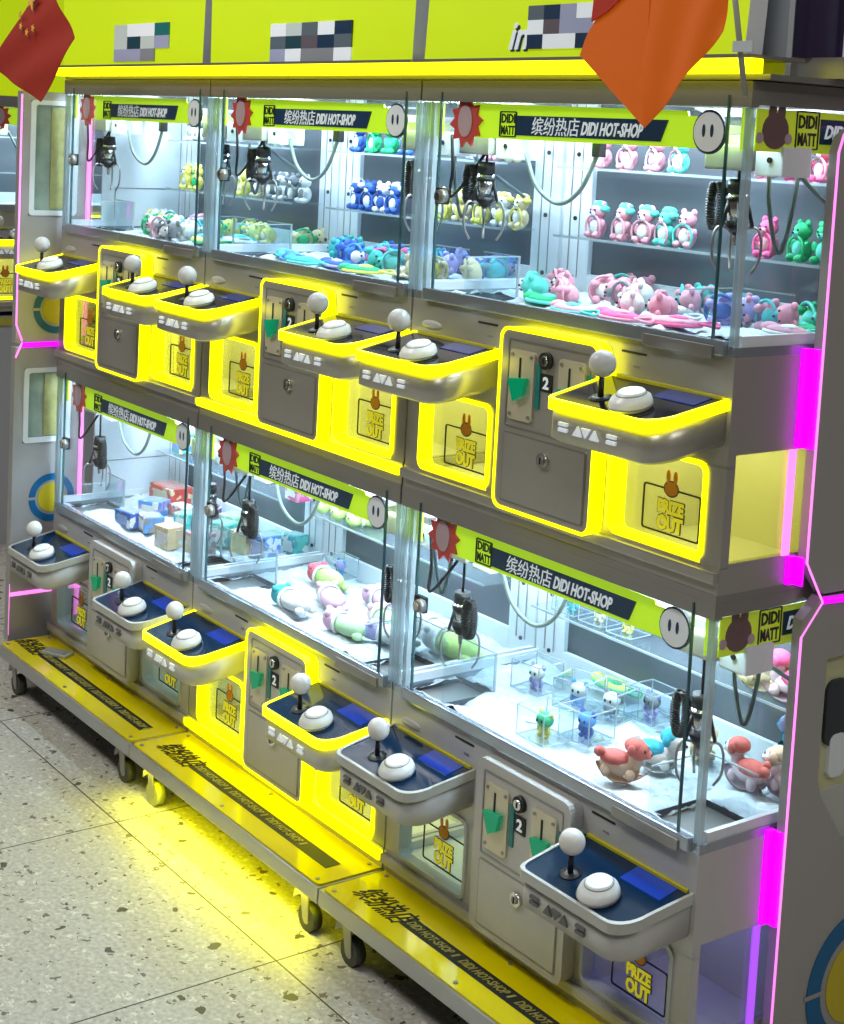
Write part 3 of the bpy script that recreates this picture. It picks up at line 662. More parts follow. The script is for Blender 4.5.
t = MB(); t.prism([(-.075, 0), (.03, 0), (.02, -.03), (-.005, -.075), (-.05, -.105), (-.085, -.12)], -.006, -.003, pm('deep_red_cloth', (.6, .03, .01), .7)); t.build('red_fold', R)
t = MB(); t.cyl((.195, -.3, 2.02), (.245, -.3, 1.80), .004, .004, pm('grey_stick', (.35, .36, .3), .5), 8); t.box(.225, .26, -.31, -.306, 1.86, 1.875, pm('tape', (.6, .65, .7), .3))
o = t.build('flag_stick'); tag(o, 'thin grey stick with tape leaning beside the orange flag', 'stick')
t = MB(); t.tube(curve_pts([(-2.9, -.3, 2.30), (-2.137, -.3, 2.083), (-1.0, -.3, 2.12), (.05, -.3, 2.028), (.8, -.3, 2.2)], 8), .0015, BLACK, 6)
o = t.build('string_line'); tag(o, 'thin dark string carrying the two paper flags', 'string')

# ------------------------------------------------------------------ toys
TG_U = BASE+PITCH+GL; TG_L = BASE+GL
MC = {}
def cached(key, fn):
    if key not in MC: MC[key] = fn()
    return MC[key]
def part(name, me, parent):
    o = bpy.data.objects.new(name, me); C.objects.link(o); o.parent = parent; return o
def fur(c): return pm('fur_%02d_%02d_%02d' % tuple(int(x*99) for x in c), c, .8, noise_amt=.12, noise_scale=90, bump=.25)
def as_mesh(mb):
    bmesh.ops.recalc_face_normals(mb.bm, faces=list(mb.bm.faces)); me = bpy.data.meshes.new('toy'); mb.bm.to_mesh(me); mb.bm.free()
    for m in mb.mats: me.materials.append(m)
    return me
def plush(x, y, z, col, col2, label, group=None, s=1., rz=0., lie=0., strap=None, hat=None):
    """seated bear doll about 75 mm high: body, head with ears, belly, wrist loop"""
    R = empty('plush_bear', (x, y, z), label, 'plush toy', group, rot=(0, 0, rz)); R.scale = (s, s, s)
    if lie: R.rotation_euler = (0, lie, rz); R.location.z += .018
    def body():
        t = MB(); m = fur(col); t.ell((0, 0, .024), (.020, .018, .024), m)
        for q in (-1, 1):
            t.ell((q*.014, -.014, .008), (.008, .014, .008), m, 10); t.ell((q*.020, -.006, .030), (.007, .008, .014), m, 10, (0, q*.4, 0))
        return as_mesh(t)
    def head():
        t = MB(); m = fur(col); t.ell((0, -.002, .060), (.020, .018, .017), m)
        for q in (-1, 1): t.ell((q*.014, 0, .076), (.0075, .005, .0075), m, 10); t.ell((q*.008, -.0185, .063), .0022, INK, 8)
        t.ell((0, -.017, .055), (.009, .007, .006), fur(col2), 10); t.ell((0, -.0245, .057), .0025, INK, 8); return as_mesh(t)
    def belly():
        t = MB(); t.ell((0, -.010, .025), (.014, .011, .017), fur(col2), 12); return as_mesh(t)
    part('body', cached(('pb', col), body), R); part('head', cached(('ph', col, col2), head), R); part('belly', cached(('pl', col2), belly), R)
    if strap:
        def st():
            t = MB(); t.tube([(.026*math.cos(a*PI/9), -.016, .024+.026*math.sin(a*PI/9)) for a in range(18)], .0028, fur(strap), 6, True); return as_mesh(t)
        part('wrist_loop', cached(('ps', strap), st), R)
    if hat:
        def ht():
            t = MB(); t.ell((0, .002, .074), (.019, .016, .010), fur(hat), 12); t.ell((.020, .0, .066), (.012, .012, .008), fur(hat), 10); return as_mesh(t)
        part('cap', cached(('pc', hat), ht), R)
    return R
def flat_toy(x, y, z, col, col2, label, group=None, s=1., rz=0.):
    """flattened soft purse lying on the fleece: cushion, trim, loop"""
    R = empty('flat_plush_purse', (x, y, z), label, 'plush purse', group, rot=(0, 0, rz)); R.scale = (s, s, s)
    def a():
        t = MB(); t.ell((0, 0, .009), (.048, .026, .010), fur(col), 16); t.ell((-.045, 0, .010), (.018, .016, .010), fur(col), 12); return as_mesh(t)
    def b():
        t = MB(); t.tube([(.050*math.cos(q*PI/12), .028*math.sin(q*PI/12), .006) for q in range(24)], .0035, fur(col2), 6, True); t.ell((.01, -.004, .016), (.020, .012, .006), fur(col2), 12); return as_mesh(t)
    def c():
        t = MB(); t.tube(curve_pts([(.045, 0, .010), (.068, .016, .012), (.080, 0, .006), (.066, -.016, .010), (.045, -.004, .010)], 5), .0028, fur(col2), 6); return as_mesh(t)
    part('cushion', cached(('fa', col), a), R); part('trim', cached(('fb', col2), b), R); part('loop', cached(('fc', col2), c), R)
def rocker(x, y, z, col, base, face, label, group='rocking animal toys', s=1., rz=0.):
    R = empty('rocking_animal_toy', (x, y, z), label, 'rocking toy', group, rot=(0, 0, rz)); R.scale = (s, s, s)
    def a():
        t = MB(); i = t.mi(fur(base)); V = []
        n, m_ = 24, 4
        for l in range(m_+1):
            r = l/m_; V.append([t.bm.verts.new((.046*r*math.cos(2*PI*q/n), .022*r*math.sin(2*PI*q/n)*1.0, .003+.020*(r*math.cos(2*PI*q/n))**2)) for q in range(n)] if l else [t.bm.verts.new((0, 0, .003))])
        for q in range(n):
            f = t.bm.faces.new((V[0][0], V[1][q], V[1][(q+1) % n])); f.smooth = True; f.material_index = i
        for l in range(1, m_):
            for q in range(n):
                f = t.bm.faces.new((V[l][q], V[l+1][q], V[l+1][(q+1) % n], V[l][(q+1) % n])); f.smooth = True; f.material_index = i
        bmesh.ops.solidify(t.bm, geom=list(t.bm.faces), thickness=.005)
        return as_mesh(t)
    def b():
        t = MB(); m = fur(base); t.ell((.006, 0, .026), (.034, .018, .016), m); t.ell((-.022, 0, .038), (.012, .012, .018), m, 12); 
        for q in (-1, 1): t.ell((.024, q*.012, .016), (.009, .008, .012), m, 10); t.ell((-.018, q*.012, .016), (.009, .008, .010), m, 10)
        return as_mesh(t)
    def c():
        t = MB(); t.ell((.012, 0, .036), (.028, .020, .014), fur(col)); t.ell((.040, 0, .040), (.010, .008, .009), fur(col), 10); t.ell((.033, .012, .047), (.007, .006, .007), fur(col), 10); return as_mesh(t)
    def d():
        t = MB(); t.ell((-.028, 0, .056), (.017, .017, .016), fur(face), 14); t.ell((-.042, -.002, .052), (.008, .010, .007), fur(face), 10); t.ell((-.0495, 0, .054), (.002, .003, .002), INK, 8)
        for q in (-1, 1): t.ell((-.040, q*.009, .060), (.0025, .0025, .0035), INK, 8)
        return as_mesh(t)
    def e():
        t = MB(); t.ell((-.020, 0, .064), (.018, .018, .013), fur(col), 14)
        for q in (-1, 1): t.ell((-.020, q*.016, .060), (.008, .006, .010), fur(col), 10)
        return as_mesh(t)
    for nm, fn, k_ in (('rocker', a, base), ('body', b, base), ('saddle', c, col), ('head', d, face), ('mane', e, col)): part(nm, cached((nm, k_), fn), R)
def case_with_figure(x, y, z, col, col2, label, s=1., rz=.1, kind=0, grp='clear display boxes with figurines'):
    def box():
        t = MB(); t.box(-.034, .034, -.034, .034, .002, .056, ACRY)
        for a_ in (-.034, .034):
            for b_ in (-.034, .034): t.box(a_-.0009, a_+.0009, b_-.0009, b_+.0009, .002, .056, EDGE)
            for zz in (.003, .056): t.box(-.034, .034, a_-.0009, a_+.0009, zz-.0009, zz+.0009, EDGE); t.box(a_-.0009, a_+.0009, -.034, .034, zz-.0009, zz+.0009, EDGE)
        return as_mesh(t)
    o = bpy.data.objects.new('clear_display_box', cached('case', box)); C.objects.link(o); o.location = (x, y, z); o.rotation_euler = (0, 0, rz); o.scale = (s, s, s)
    tag(o, 'clear acrylic box around the '+label, 'display box', grp)
    R = empty('figurine', (x, y, z+.003), label, 'figurine', 'figurines in clear boxes', rot=(0, 0, rz)); R.scale = (s*.8, s*.8, s*.8)
    def bd():
        t = MB(); m = fur(col); t.ell((0, 0, .014), (.014, .012, .013), m, 12)
        for q in (-1, 1): t.ell((q*.008, -.004, .004), (.007, .010, .005), m, 8); t.ell((q*.016, -.002, .017), (.005, .005, .009), m, 8)
        return as_mesh(t)
    def hd():
        t = MB(); t.ell((0, 0, .038), (.021, .018, .017), fur(col2), 14)
        for q in (-1, 1): t.ell((q*.016, .003, .052), (.007, .005, .008), fur(col), 8); t.ell((q*.007, -.017, .038), (.003, .002, .004), INK, 8)
        return as_mesh(t)
    part('body', cached(('fb_', col), bd), R); part('head', cached(('fh_', col, col2), hd), R)
def squishy(x, y, z, col, col2, label, s=1., rz=0.):
    R = empty('squishy_toy', (x, y, z), label, 'squishy toy', 'pastel squishy toys on the fleece', rot=(0, 0, rz)); R.scale = (s, s, s)
    def a():
        t = MB(); m = fur(col); t.ell((.028, 0, .024), (.052, .030, .024), m, 18); t.ell((.070, .016, .012), (.016, .010, .010), m, 10); t.ell((.066, -.018, .012), (.016, .010, .010), m, 10); return as_mesh(t)
    def b():
        t = MB(); t.ell((-.030, 0, .026), (.026, .027, .025), fur(col2), 16); t.ell((-.030, .020, .044), .009, fur(col2), 10); t.ell((-.030, -.020, .044), .009, fur(col2), 10)
        for q in (-1, 1): t.ell((-.052, q*.010, .032), (.003, .003, .004), INK, 8)
        return as_mesh(t)
    def c():
        t = MB(); t.tube([(-.006, .028*math.cos(q*PI/9), .024+.024*math.sin(q*PI/9)) for q in range(18)], .004, fur((.85, .87, .85)), 6, True); return as_mesh(t)
    part('body', cached(('qa', col), a), R); part('head', cached(('qb', col2), b), R); part('collar', cached('qc', c), R)
def toy_box(x, y, z, c1, c2, c3, label, sx=.07, sy=.06, sz=.055, rz=0., name='toy_box'):
    R = empty(name, (x, y, z), label, 'toy box', 'printed toy boxes on the fleece', rot=(0, 0, rz))
    m = print_mat('print_%d' % (int(c1[0]*99)*100+int(c2[1]*99)+int(c3[2]*50)), c1, c2, c3, 60)
    t = MB(); t.box(-sx/2, sx/2, -sy/2, sy/2, 0, sz, m, .003); t.build('carton', R)
    t = MB(); t.box(-sx*.42, sx*.42, -sy*.40, sy*.40, sz-.0005, sz+.0015, pm('lid_%d' % int(c1[0]*99+c1[1]*9), tuple(min(1, q*.6+.3) for q in c1), .25, coat=.5)); t.box(-sx*.3, sx*.3, -sy/2-.0012, -sy/2+.001, sz*.2, sz*.75, pm('lab_%d' % int(c2[0]*99+c2[2]*9), tuple(min(1, q*.7+.2) for q in c2), .3)); t.build('label_panel', R)

PINK = (.72, .33, .42); WH = (.85, .86, .85); MINT = (.12, .62, .55); GREEN = (.02, .42, .17); NV = (.03, .09, .38); YEL = (.78, .72, .16); TEALC = (.05, .42, .46)
HOT = (.80, .12, .32); CREAM = (.80, .68, .42); GREYC = (.22, .23, .25); LILAC = (.42, .38, .75); BLU = (.08, .28, .68)
ORD = ['first', 'second', 'third', 'fourth', 'fifth', 'sixth', 'seventh', 'eighth', 'ninth', 'tenth', 'eleventh', 'twelfth', 'thirteenth', 'fourteenth', 'fifteenth']
zs1, zs2 = TG_U+.274, TG_U+.127
def row(items, z, y, phrase, group, s=1.):
    for i, (x, c1, c2, st, ht, cn) in enumerate(items):
        plush(x, y, z, c1, c2, '%s plush bear, %s from left on %s' % (cn, ORD[i], phrase), group, s, random.uniform(-.35, .35), strap=st, hat=ht)
row([(-.705, PINK, WH, PINK, MINT, 'pink and mint'), (-.628, PINK, WH, PINK, MINT, 'pink and mint'), (-.566, PINK, WH, PINK, MINT, 'pink and white'), (-.505, MINT, WH, PINK, MINT, 'mint green'), (-.450, PINK, WH, MINT, None, 'pink'),
     (-.245, HOT, PINK, HOT, None, 'hot pink'), (-.165, GREEN, MINT, GREEN, None, 'green'), (-.112, GREEN, MINT, None, GREEN, 'dark green')], zs2, .345, 'lower shelf, upper right machine', 'plush bears on the upper right machine shelves', .95)
row([(-.700, PINK, WH, PINK, None, 'pink'), (-.625, PINK, WH, PINK, None, 'pink'), (-.545, PINK, PINK, WH, None, 'pale pink'), (-.480, MINT, WH, PINK, None, 'mint and pink'),
     (-.255, PINK, WH, HOT, None, 'pink'), (-.190, HOT, WH, HOT, None, 'hot pink'), (-.130, HOT, WH, PINK, None, 'hot pink')], zs1, .345, 'upper shelf, upper right machine', 'plush bears on the upper right machine shelves', .9)
row([(-1.60, NV, WH, None, WH, 'navy and white'), (-1.545, NV, WH, NV, None, 'navy'), (-1.488, WH, NV, NV, None, 'white and navy'), (-1.432, NV, WH, NV, WH, 'navy'),
     (-1.23, YEL, WH, YEL, None, 'yellow'), (-1.165, CREAM, YEL, None, YEL, 'cream and yellow'), (-1.09, YEL, CREAM, YEL, None, 'yellow'), (-1.02, WH, YEL, None, YEL, 'white and yellow'), (-.955, CREAM, WH, YEL, YEL, 'cream')], zs2, .345, 'lower shelf, upper middle machine', 'plush bears on the upper middle machine shelves', .95)
row([(-1.60, NV, WH, None, None, 'navy'), (-1.53, GREEN, WH, GREEN, None, 'green and white'), (-1.46, GREEN, GREEN, None, None, 'bright green'), (-1.39, NV, GREEN, None, None, 'navy and green'), (-1.12, WH, GREYC, None, None, 'white and grey'), (-1.05, PINK, WH, None, None, 'pale pink'), (-.98, CREAM, WH, None, None, 'cream')], zs1, .345, 'upper shelf, upper middle machine', 'plush bears on the upper middle machine shelves', .95)
row([(-2.51, YEL, WH, YEL, None, 'yellow'), (-2.45, YEL, GREEN, YEL, None, 'yellow'), (-2.17, YEL, WH, YEL, None, 'pale yellow'), (-2.09, CREAM, WH, None, None, 'cream'), (-2.02, GREYC, WH, None, None, 'grey and white'), (-1.965, WH, GREYC, None, GREYC, 'white and grey'), (-1.905, GREYC, WH, GREYC, None, 'dark grey'), (-1.85, WH, GREYC, None, None, 'white')], zs2, .345, 'lower shelf, upper left machine', 'plush bears on the upper left machine shelves', .95)
row([(-2.49, WH, GREYC, None, None, 'white'), (-2.43, GREYC, WH, None, None, 'grey'), (-2.05, WH, GREYC, None, None, 'white'), (-1.97, WH, WH, None, None, 'white'), (-1.89, GREYC, WH, None, None, 'grey and white')], zs1, .345, 'upper shelf, upper left machine', 'plush bears on the upper left machine shelves', .95)
# toys on the upper beds
zb = TG_U+.004
G3 = 'toys on the upper right fleece'; G2 = 'toys on the upper middle fleece'; G1 = 'toys on the upper left fleece'
B3 = [('p', -.760, .300, PINK, WH, 'pink plush bear lying by the left rear column of the upper right machine'), ('f', -.595, .115, GREEN, MINT, 'dark green plush purse at the left of the upper right fleece'),
      ('p', -.640, .270, PINK, WH, 'pink plush bear lying behind the dark green purse'), ('p', -.520, .110, PINK, PINK, 'pink plush bear lying right beside the dark green purse'),
      ('p', -.540, .330, WH, PINK, 'white and pink plush bear lying at the back of the upper right fleece'), ('p', -.430, .345, PINK, TEALC, 'pink plush bear with teal belly lying at the back rail'),
      ('p', -.410, .170, WH, PINK, 'white plush bear lying in the middle of the upper right fleece'), ('f', -.345, .070, HOT, PINK, 'hot pink flat purse by the front glass of the upper right machine'),
      ('f', -.250, .110, PINK, HOT, 'pink flat purse nearest the glass door edge'), ('p', -.270, .350, PINK, TEALC, 'pink plush bear lying behind the glass door edge'),
      ('f', -.090, .230, PINK, WH, 'long pink purse by the side glass of the upper right machine'), ('p', -.150, .355, GREEN, MINT, 'green plush bear lying at the rear of the side glass'),
      ('p', -.085, .345, LILAC, BLU, 'violet plush bear lying in the rear right corner'), ('f', -.36, .24, GREYC, WH, 'small grey purse behind the pink purses'), ('p', -.70, .19, MINT, WH, 'mint plush bear lying left of the green purse'),
      ('p', -.47, .24, PINK, GREYC, 'pink and grey plush bear in the middle of the upper right fleece'), ('p', -.345, .20, PINK, WH, 'pink plush bear lying right of the white one, upper right fleece'), ('p', -.30, .26, LILAC, NV, 'violet and navy plush bear behind the glass door edge'),
      ('f', -.46, .055, PINK, MINT, 'pink and mint flat purse at the front of the upper right fleece'), ('p', -.20, .30, PINK, TEALC, 'pink and teal plush bear behind the clear corner post'), ('f', -.12, .30, GREEN, MINT, 'green flat purse by the side glass'), ('p', -.35, .36, MINT, PINK, 'mint and pink plush bear against the back rail of the upper right machine'), ('p', -.66, .36, PINK, MINT, 'pink and mint plush bear at the foot of the rear column')]
B2 = [('f', -1.50, .09, NV, BLU, 'navy purse lying at the front left of the upper middle fleece'), ('f', -1.41, .07, TEALC, MINT, 'teal purse lying in front by the middle glass door'), ('p', -1.46, .22, NV, WH, 'navy plush bear lying upright left of centre in the upper middle machine'),
      ('f', -1.34, .11, NV, LILAC, 'navy and violet purse in the upper middle machine'), ('p', -1.27, .15, HOT, WH, 'red plush bear lying among blue toys'), ('p', -1.36, .29, TEALC, MINT, 'teal plush bear lying at the back of the upper middle fleece'),
      ('p', -1.45, .34, NV, TEALC, 'navy and teal plush bear by the back rail of the upper middle machine'), ('p', -1.28, .26, TEALC, BLU, 'teal and blue plush bear lying right of the red one'), ('f', -1.20, .09, GREEN, YEL, 'green and yellow purse at the front right of the upper middle fleece'),
      ('p', -1.16, .30, LILAC, BLU, 'violet blue plush bear lying behind the clear corner post'), ('p', -1.08, .34, BLU, LILAC, 'blue plush bear lying on the right half of the upper middle fleece'), ('p', -1.05, .21, CREAM, YEL, 'cream plush bear lying on the right half of the upper middle fleece'),
      ('p', -.97, .28, TEALC, NV, 'teal and navy plush bear near the right side of the upper middle fleece'), ('p', -.935, .20, CREAM, CREAM, 'all cream plush bear near the right side of the upper middle fleece'), ('f', -1.13, .16, GREYC, CREAM, 'grey and cream purse on the upper middle fleece'), ('p', -1.0, .34, NV, BLU, 'navy plush bear lying at the right of the middle back rail'),
      ('f', -1.58, .13, MINT, TEALC, 'mint purse at the front left of the upper middle fleece'), ('p', -1.55, .30, TEALC, NV, 'teal and navy plush bear at the left of the upper middle fleece'), ('p', -1.40, .20, BLU, WH, 'blue and white plush bear in the centre of the upper middle fleece'), ('p', -1.20, .21, TEALC, MINT, 'teal and mint plush bear beside the red one'),
      ('p', -1.31, .35, BLU, TEALC, 'blue and teal plush bear against the middle back rail'), ('p', -1.64, .35, MINT, TEALC, 'mint and teal plush bear by the rear column of the upper middle machine'), ('p', -1.11, .24, BLU, NV, 'blue and navy plush bear on the right half of the upper middle fleece'), ('p', -1.20, .36, LILAC, NV, 'violet and navy plush bear against the middle back rail')]
B1 = [('p', -2.33, .13, WH, GREEN, 'white and green plush bear at the front of the upper left fleece'), ('p', -2.44, .24, YEL, WH, 'yellow plush bear in the middle of the upper left fleece'), ('p', -2.25, .15, WH, PINK, 'white and pink plush bear at the front of the upper left fleece'),
      ('p', -2.38, .30, PINK, WH, 'pink plush bear on the upper left fleece'), ('p', -2.19, .20, TEALC, WH, 'teal plush bear at the right of the upper left fleece'), ('p', -2.50, .32, WH, TEALC, 'white and teal plush bear by the left back rail'),
      ('p', -2.28, .28, YEL, GREEN, 'yellow and green plush bear on the upper left fleece'), ('f', -2.05, .15, TEALC, MINT, 'flat teal purse on the right of the upper left fleece'), ('f', -2.03, .26, MINT, TEALC, 'flat mint purse behind the teal one'), ('p', -2.10, .33, YEL, CREAM, 'yellow and cream plush bear at the back of the upper left fleece'),
      ('p', -1.98, .33, YEL, WH, 'pale yellow plush bear behind the mint purse'), ('f', -1.93, .20, WH, GREYC, 'flat white purse near the right of the upper left fleece'), ('p', -1.87, .32, CREAM, GREEN, 'cream and green plush bear in the rear right of the upper left fleece'), ('p', -2.17, .09, GREYC, WH, 'grey plush bear at the very front of the upper left fleece'),
      ('p', -2.56, .25, WH, YEL, 'white and yellow plush bear at the left of the upper left fleece'), ('p', -2.40, .15, GREEN, WH, 'green and white plush bear at the front of the upper left fleece'), ('p', -2.30, .22, CREAM, WH, 'cream plush bear in the middle of the upper left fleece'), ('p', -2.34, .36, YEL, PINK, 'yellow and pink plush bear against the left back rail'), ('p', -2.22, .36, MINT, YEL, 'mint and yellow plush bear against the left back rail'), ('p', -2.12, .13, WH, TEALC, 'white and teal plush bear at the front right of the upper left fleece'), ('f', -1.97, .12, YEL, GREEN, 'flat yellow green purse at the right of the upper left fleece')]
for L_, g_ in ((B3, G3), (B2, G2), (B1, G1)):
    for t_, x, y, a, b, lb in L_:
        if t_ == 'p': plush(x, y, zb, a, b, lb, g_, 1.18, random.uniform(-1.2, 1.2), lie=PI/2*random.choice((-1, 1))*.9, strap=b if b != WH else a)
        else: flat_toy(x, y, zb, a, b, lb, g_, 1.05, random.uniform(-.5, .5))
# lower right machine
zl = TG_L+.004; zsh = TG_L+.161
for x, y, a, b, lb, r in ((-.712, .255, LILAC, WH, 'violet and white figurine beside the left chute', .1), (-.590, .263, BLU, WH, 'blue and white figurine behind the middle of the fleece', .3),
                       (-.495, .085, YEL, GREEN, 'yellow figurine nearest the front rail', 0), (-.515, .285, GREYC, WH, 'grey and white figurine right of the blue one', .2), (-.455, .160, NV, BLU, 'dark blue figurine behind the yellow one', .1),
                       (-.470, .355, LILAC, GREYC, 'small violet figurine by the back rail', .0)):
    case_with_figure(x, y, zl, a, b, lb, 1.15, r)
for i, (x, a, b) in enumerate(((-.715, TEALC, YEL), (-.630, CREAM, GREYC), (-.545, YEL, CREAM))):
    case_with_figure(x, .35, zsh, a, b, ('teal', 'cream', 'yellow')[i]+' figurine on the rear shelf of the lower right machine', .95, .05)
CORAL = (.62, .14, .12); SKY = (.04, .42, .60)
SAND = (.72, .50, .36); PALEP = (.82, .60, .66)
rocker(-.272, .078, zl, CORAL, SAND, CORAL, 'coral rocking animal toy on a brown rocker nearest the front glass', rz=3.6, s=1.12)
rocker(-.272, .172, zl, SKY, WH, WH, 'blue maned rocking toy with white face behind the coral one', rz=3.5, s=1.12)
rocker(-.268, .290, zl, CREAM, CREAM, CREAM, 'cream rocking toy behind the claw', rz=2.6)
rocker(-.135, .262, zl, CORAL, PALEP, WH, 'coral maned rocking toy on a pink rocker seen through the side glass', rz=-.1, s=1.15)
rocker(-.068, .30, zl, SAND, PALEP, WH, 'pale tan rocking toy at the magenta edge', rz=.1, s=1.15)
rocker(-.105, .365, zl+.03, LILAC, SKY, SKY, 'blue and violet rocking toy in the rear right corner', rz=-.3, s=1.2)
rocker(-.185, .350, zsh, CREAM, CREAM, CREAM, 'yellow cream rocking toy on the rear shelf', rz=.3, s=1.3)
rocker(-.118, .345, zsh, HOT, PALEP, PALEP, 'pink rocking toy on the rear shelf', rz=.2, s=1.2)
flat_toy(-.60, .37, zl+.02, YEL, GREEN, 'greenish yellow purse behind the display boxes', None, 1)
# lower middle machine
PG = (.55, .80, .25); LG = (.50, .78, .45); LP = (.78, .50, .68); LR = (.78, .16, .22)
for x, y, a, b, lb, r in ((-1.560, .265, PG, LR, 'lime squishy toy with red head at the back left of the lower middle fleece', .0), (-1.435, .080, WH, TEALC, 'white squishy toy with teal head beside the left chute', .1), (-1.41, .185, LP, PALEP, 'pink squishy toy lying in the centre of the lower middle fleece', -.3),
                       (-1.335, .285, LP, LP, 'lilac pink striped squishy toy behind the pink one', .1), (-1.215, .090, LG, LP, 'light green squishy toy with pink head nearest the front glass', .2), (-1.205, .200, LG, PALEP, 'green and pale pink squishy toy behind the light green one', -.2),
                       (-1.09, .26, LP, WH, 'pink squishy toy with white head on the right of the lower middle fleece', .2), (-.985, .22, PG, WH, 'big lime squishy toy near the right glass', .1), (-1.11, .14, WH, LILAC, 'white squishy toy with violet head near the right glass', .4)):
    squishy(x, y, zl, a, b, lb, 1.0 if 'big' not in lb else 1.25, r)
for i, x in enumerate((-1.665, -1.59, -1.515)):
    squishy(x, .35, zsh, PG, PG, 'lime green squishy toy, %s of three on lower middle rear shelf' % ('leftmost', 'middle one', 'rightmost')[i], .8, 1.3)
case_with_figure(-1.60, .345, zl, BLU, LILAC, 'blue figurine below the lime squishy shelf', 1.0, 0)
# lower left machine
RD = (.70, .08, .06); TN = (.75, .62, .36)
for x, y, a, b, c_, lb, sz, r in ((-2.055, .080, TN, WH, TN, 'square tan carton with round emblem nearest the front glass', (.062, .062, .062), .15), (-2.31, .085, NV, BLU, WH, 'dark blue printed carton in front', (.085, .055, .045), .1), (-2.235, .115, GREYC, WH, BLU, 'grey and white wrapped carton', (.07, .06, .045), -.2),
        (-2.40, .21, BLU, WH, LILAC, 'bright blue printed carton', (.07, .07, .045), .5), (-2.53, .335, RD, CREAM, RD, 'large red printed carton at the back', (.13, .08, .05), .05), (-2.33, .275, WH, RD, GREYC, 'white and red printed carton', (.10, .05, .035), .1), (-2.20, .215, MINT, WH, TEALC, 'mint green printed carton', (.06, .06, .05), .2),
        (-2.35, .36, RD, WH, NV, 'flat red and navy carton by the rear rail', (.10, .06, .03), -.1), (-1.965, .125, PINK, TN, WH, 'pink and tan carton seen between the corner posts', (.07, .06, .06), .1), (-2.13, .33, LG, WH, LG, 'light green carton near the right side of the lower left machine', (.07, .06, .05), .2),
        (-2.02, .235, MINT, WH, TEALC, 'cube carton with teal lid seen through the dividing glass', (.062, .062, .062), .4), (-1.925, .245, TN, YEL, CREAM, 'cube carton with yellow lid seen through the dividing glass', (.060, .060, .062), .3), (-1.862, .272, BLU, LILAC, WH, 'cube carton with blue lid seen through the dividing glass', (.062, .062, .06), .2),
        (-1.95, .36, GREEN, LG, LG, 'low green carton at the rear right', (.10, .06, .03), .1)):
    toy_box(x, y, zl, a, b, c_, lb, *sz, rz=r)
toy_box(-1.83, .355, zsh+.0, HOT, WH, PINK, 'red and white striped cube on the rear shelf of the lower left machine', .06, .055, .06)
toy_box(-1.85, .36, zl, TEALC, WH, MINT, 'teal and white striped cube below the rear shelf', .055, .055, .055, .2)
toy_box(-2.50, .355, zsh, MINT, BLU, TN, 'green and blue carton at the left of the rear shelf', .05, .05, .06)

# ------------------------------------------------------------------ room
def st(name, mb):
    o = mb.build(name); o['kind'] = 'structure'; return o
t = MB(); t.box(-9, 4, -6, 4, -.05, 0, FLOORM); st('floor', t)
WALLM = pm('dim_wall_paint', (.32, .31, .30), .7, noise_amt=.1, noise_scale=2)
t = MB(); t.box(-9, 4, 4, 4.1, 0, 3.2, WALLM); st('wall_back', t)
t = MB(); t.box(-9.1, -9, -6, 4, 0, 3.2, WALLM); st('wall_left', t)
t = MB(); t.box(-9, 4, -6.1, -6, 0, 3.2, WALLM); st('wall_front', t)
t = MB(); t.box(4, 4.1, -6, 4, 0, 3.2, WALLM); st('wall_right', t)
t = MB(); t.box(-9, 4, -6, 4, 3.2, 3.25, pm('dark_ceiling', (.2, .2, .2), .8)); st('ceiling', t)
for x, y, e in ((-1.6, -1.6, 34), (1.2, -1.8, 20), (-4.2, -1.6, 30), (-1.0, 2.2, 20), (2.6, .6, 22)):  # last panel added, out of view, to brighten the right-facing sides
    R = empty('ceiling_light', (x, y, 3.2), 'white rectangular ceiling light panel', 'ceiling light', 'ceiling light panels')  # the last of these is the added panel, out of view
    t = MB(); t.box(-.42, .42, -.42, .42, -.05, 0, WHITE); t.build('housing', R)
    t = MB(); t.box(-.38, .38, -.38, .38, -.053, -.049, pm('ceiling_diffuser', (1, 1, 1), .5, em=(.95, .97, 1), es=2.)); t.build('diffuser', R)
    ld = bpy.data.lights.new('panel_light', 'AREA'); ld.size = .8; ld.energy = e; ld.color = (1, .97, .92)
    lo = bpy.data.objects.new('panel_light', ld); C.objects.link(lo); lo.parent = R; lo.location = (0, 0, -.06)
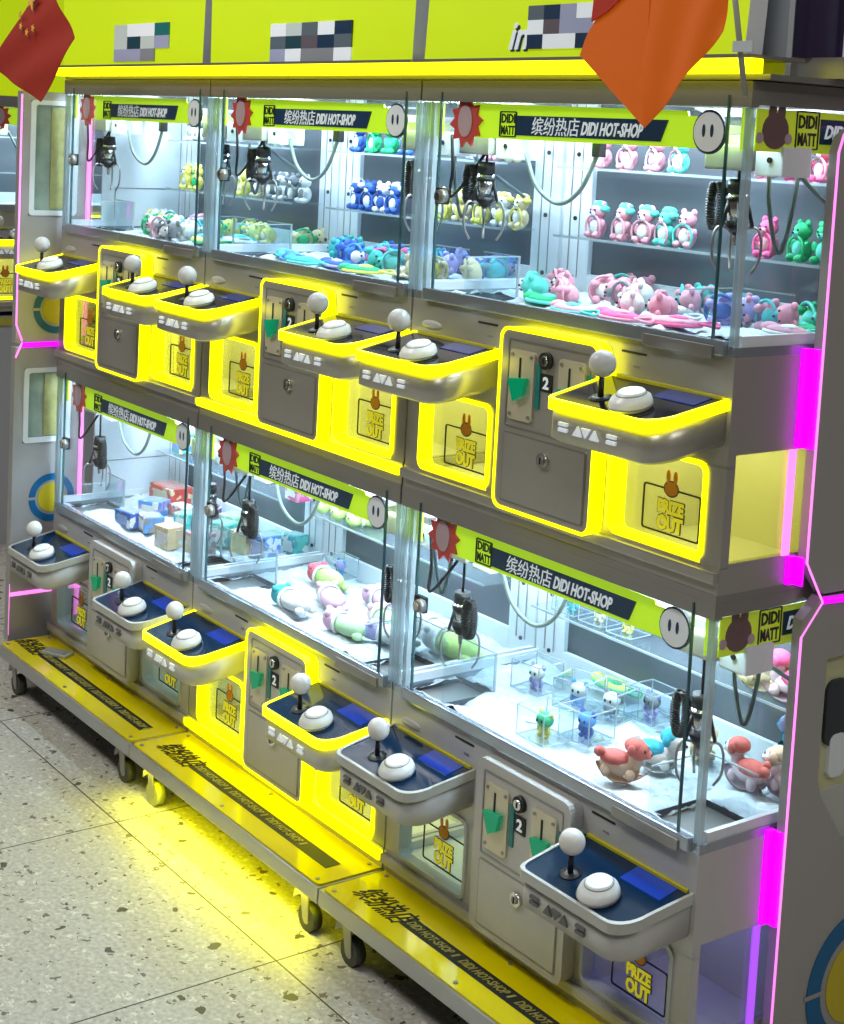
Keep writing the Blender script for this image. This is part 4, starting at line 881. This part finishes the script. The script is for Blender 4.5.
# neighbouring row far to the left
cabinet(3, True, dict(ON, base=0), off=(-4.15, 1.15, .95), rz=PI/2, where='claw machine of the facing row glimpsed at the far left edge')
R = empty('header_sign', (-4.15, .27, 1.80), 'yellow header glimpsed above the far left machine', 'sign')
t = MB(); t.box(-.1, 0, 0, .88, .0, .42, SIGNY, .004); t.build('sign_box', R)
R = empty('base_cabinet', (-4.15, -.1, 0), 'plain pale grey cabinet below the far left claw machine', 'cabinet')
t = MB(); t.box(-.5, 0, -.3, 1.3, .0, .93, pm('pale_blue_grey_panel', (.42, .44, .48), .4)); t.build('body', R)
t = MB(); t.box(.0, .012, -.3, 1.3, .895, .925, pm('ochre_band', (.45, .42, .05), .4)); t.box(.0, .012, .02, .5, .28, .30, PLED); t.build('band', R)
t = MB(); t.ell((.03, .12, .78), (.03, .10, .14), pm('orange_shiny', (.75, .16, .02), .25), 20); t.box(.0, .06, .10, .20, .86, .98, BROWNP, .01); o = t.build('orange_decoration', R)

# ------------------------------------------------------------------ world, camera, colour
w = bpy.data.worlds.new('World'); sc.world = w; w.use_nodes = True
w.node_tree.nodes['Background'].inputs[0].default_value = (.5, .55, .6, 1); w.node_tree.nodes['Background'].inputs[1].default_value = .25
F_, CX, CY = 1571.04, 359.83, 288.93
yaw, pit, rol = .9592377, .0998244, .0477034
f = Vector((-math.sin(yaw)*math.cos(pit), math.cos(yaw)*math.cos(pit), -math.sin(pit)))
rt = Vector((math.cos(yaw), math.sin(yaw), 0)); up = rt.cross(f)
r2 = rt*math.cos(rol)+up*math.sin(rol); u2 = -rt*math.sin(rol)+up*math.cos(rol)
cam = bpy.data.cameras.new('camera'); co = bpy.data.objects.new('camera', cam); C.objects.link(co)
M = Matrix((r2, u2, -f)).transposed().to_4x4(); M.translation = Vector((1.728118, -1.969169, 1.727281)); co.matrix_world = M
cam.sensor_fit = 'VERTICAL'; cam.sensor_height = 36; cam.sensor_width = 36; cam.lens = F_/1024*36
cam.shift_x = (422-CX)/1024; cam.shift_y = -(512-CY)/1024
cam.clip_start = .05; sc.camera = co
sc.view_settings.view_transform = 'Standard'; sc.view_settings.look = 'None'; sc.view_settings.gamma = 1; sc.view_settings.exposure = 0.0
sc.view_settings.use_curve_mapping = False
sc.cycles.transparent_max_bounces = 32; sc.cycles.max_bounces = 7; sc.cycles.diffuse_bounces = 3; sc.cycles.glossy_bounces = 4
sc.cycles.use_denoising = True; sc.cycles.sample_clamp_indirect = 4; sc.cycles.caustics_reflective = False; sc.cycles.caustics_refractive = False
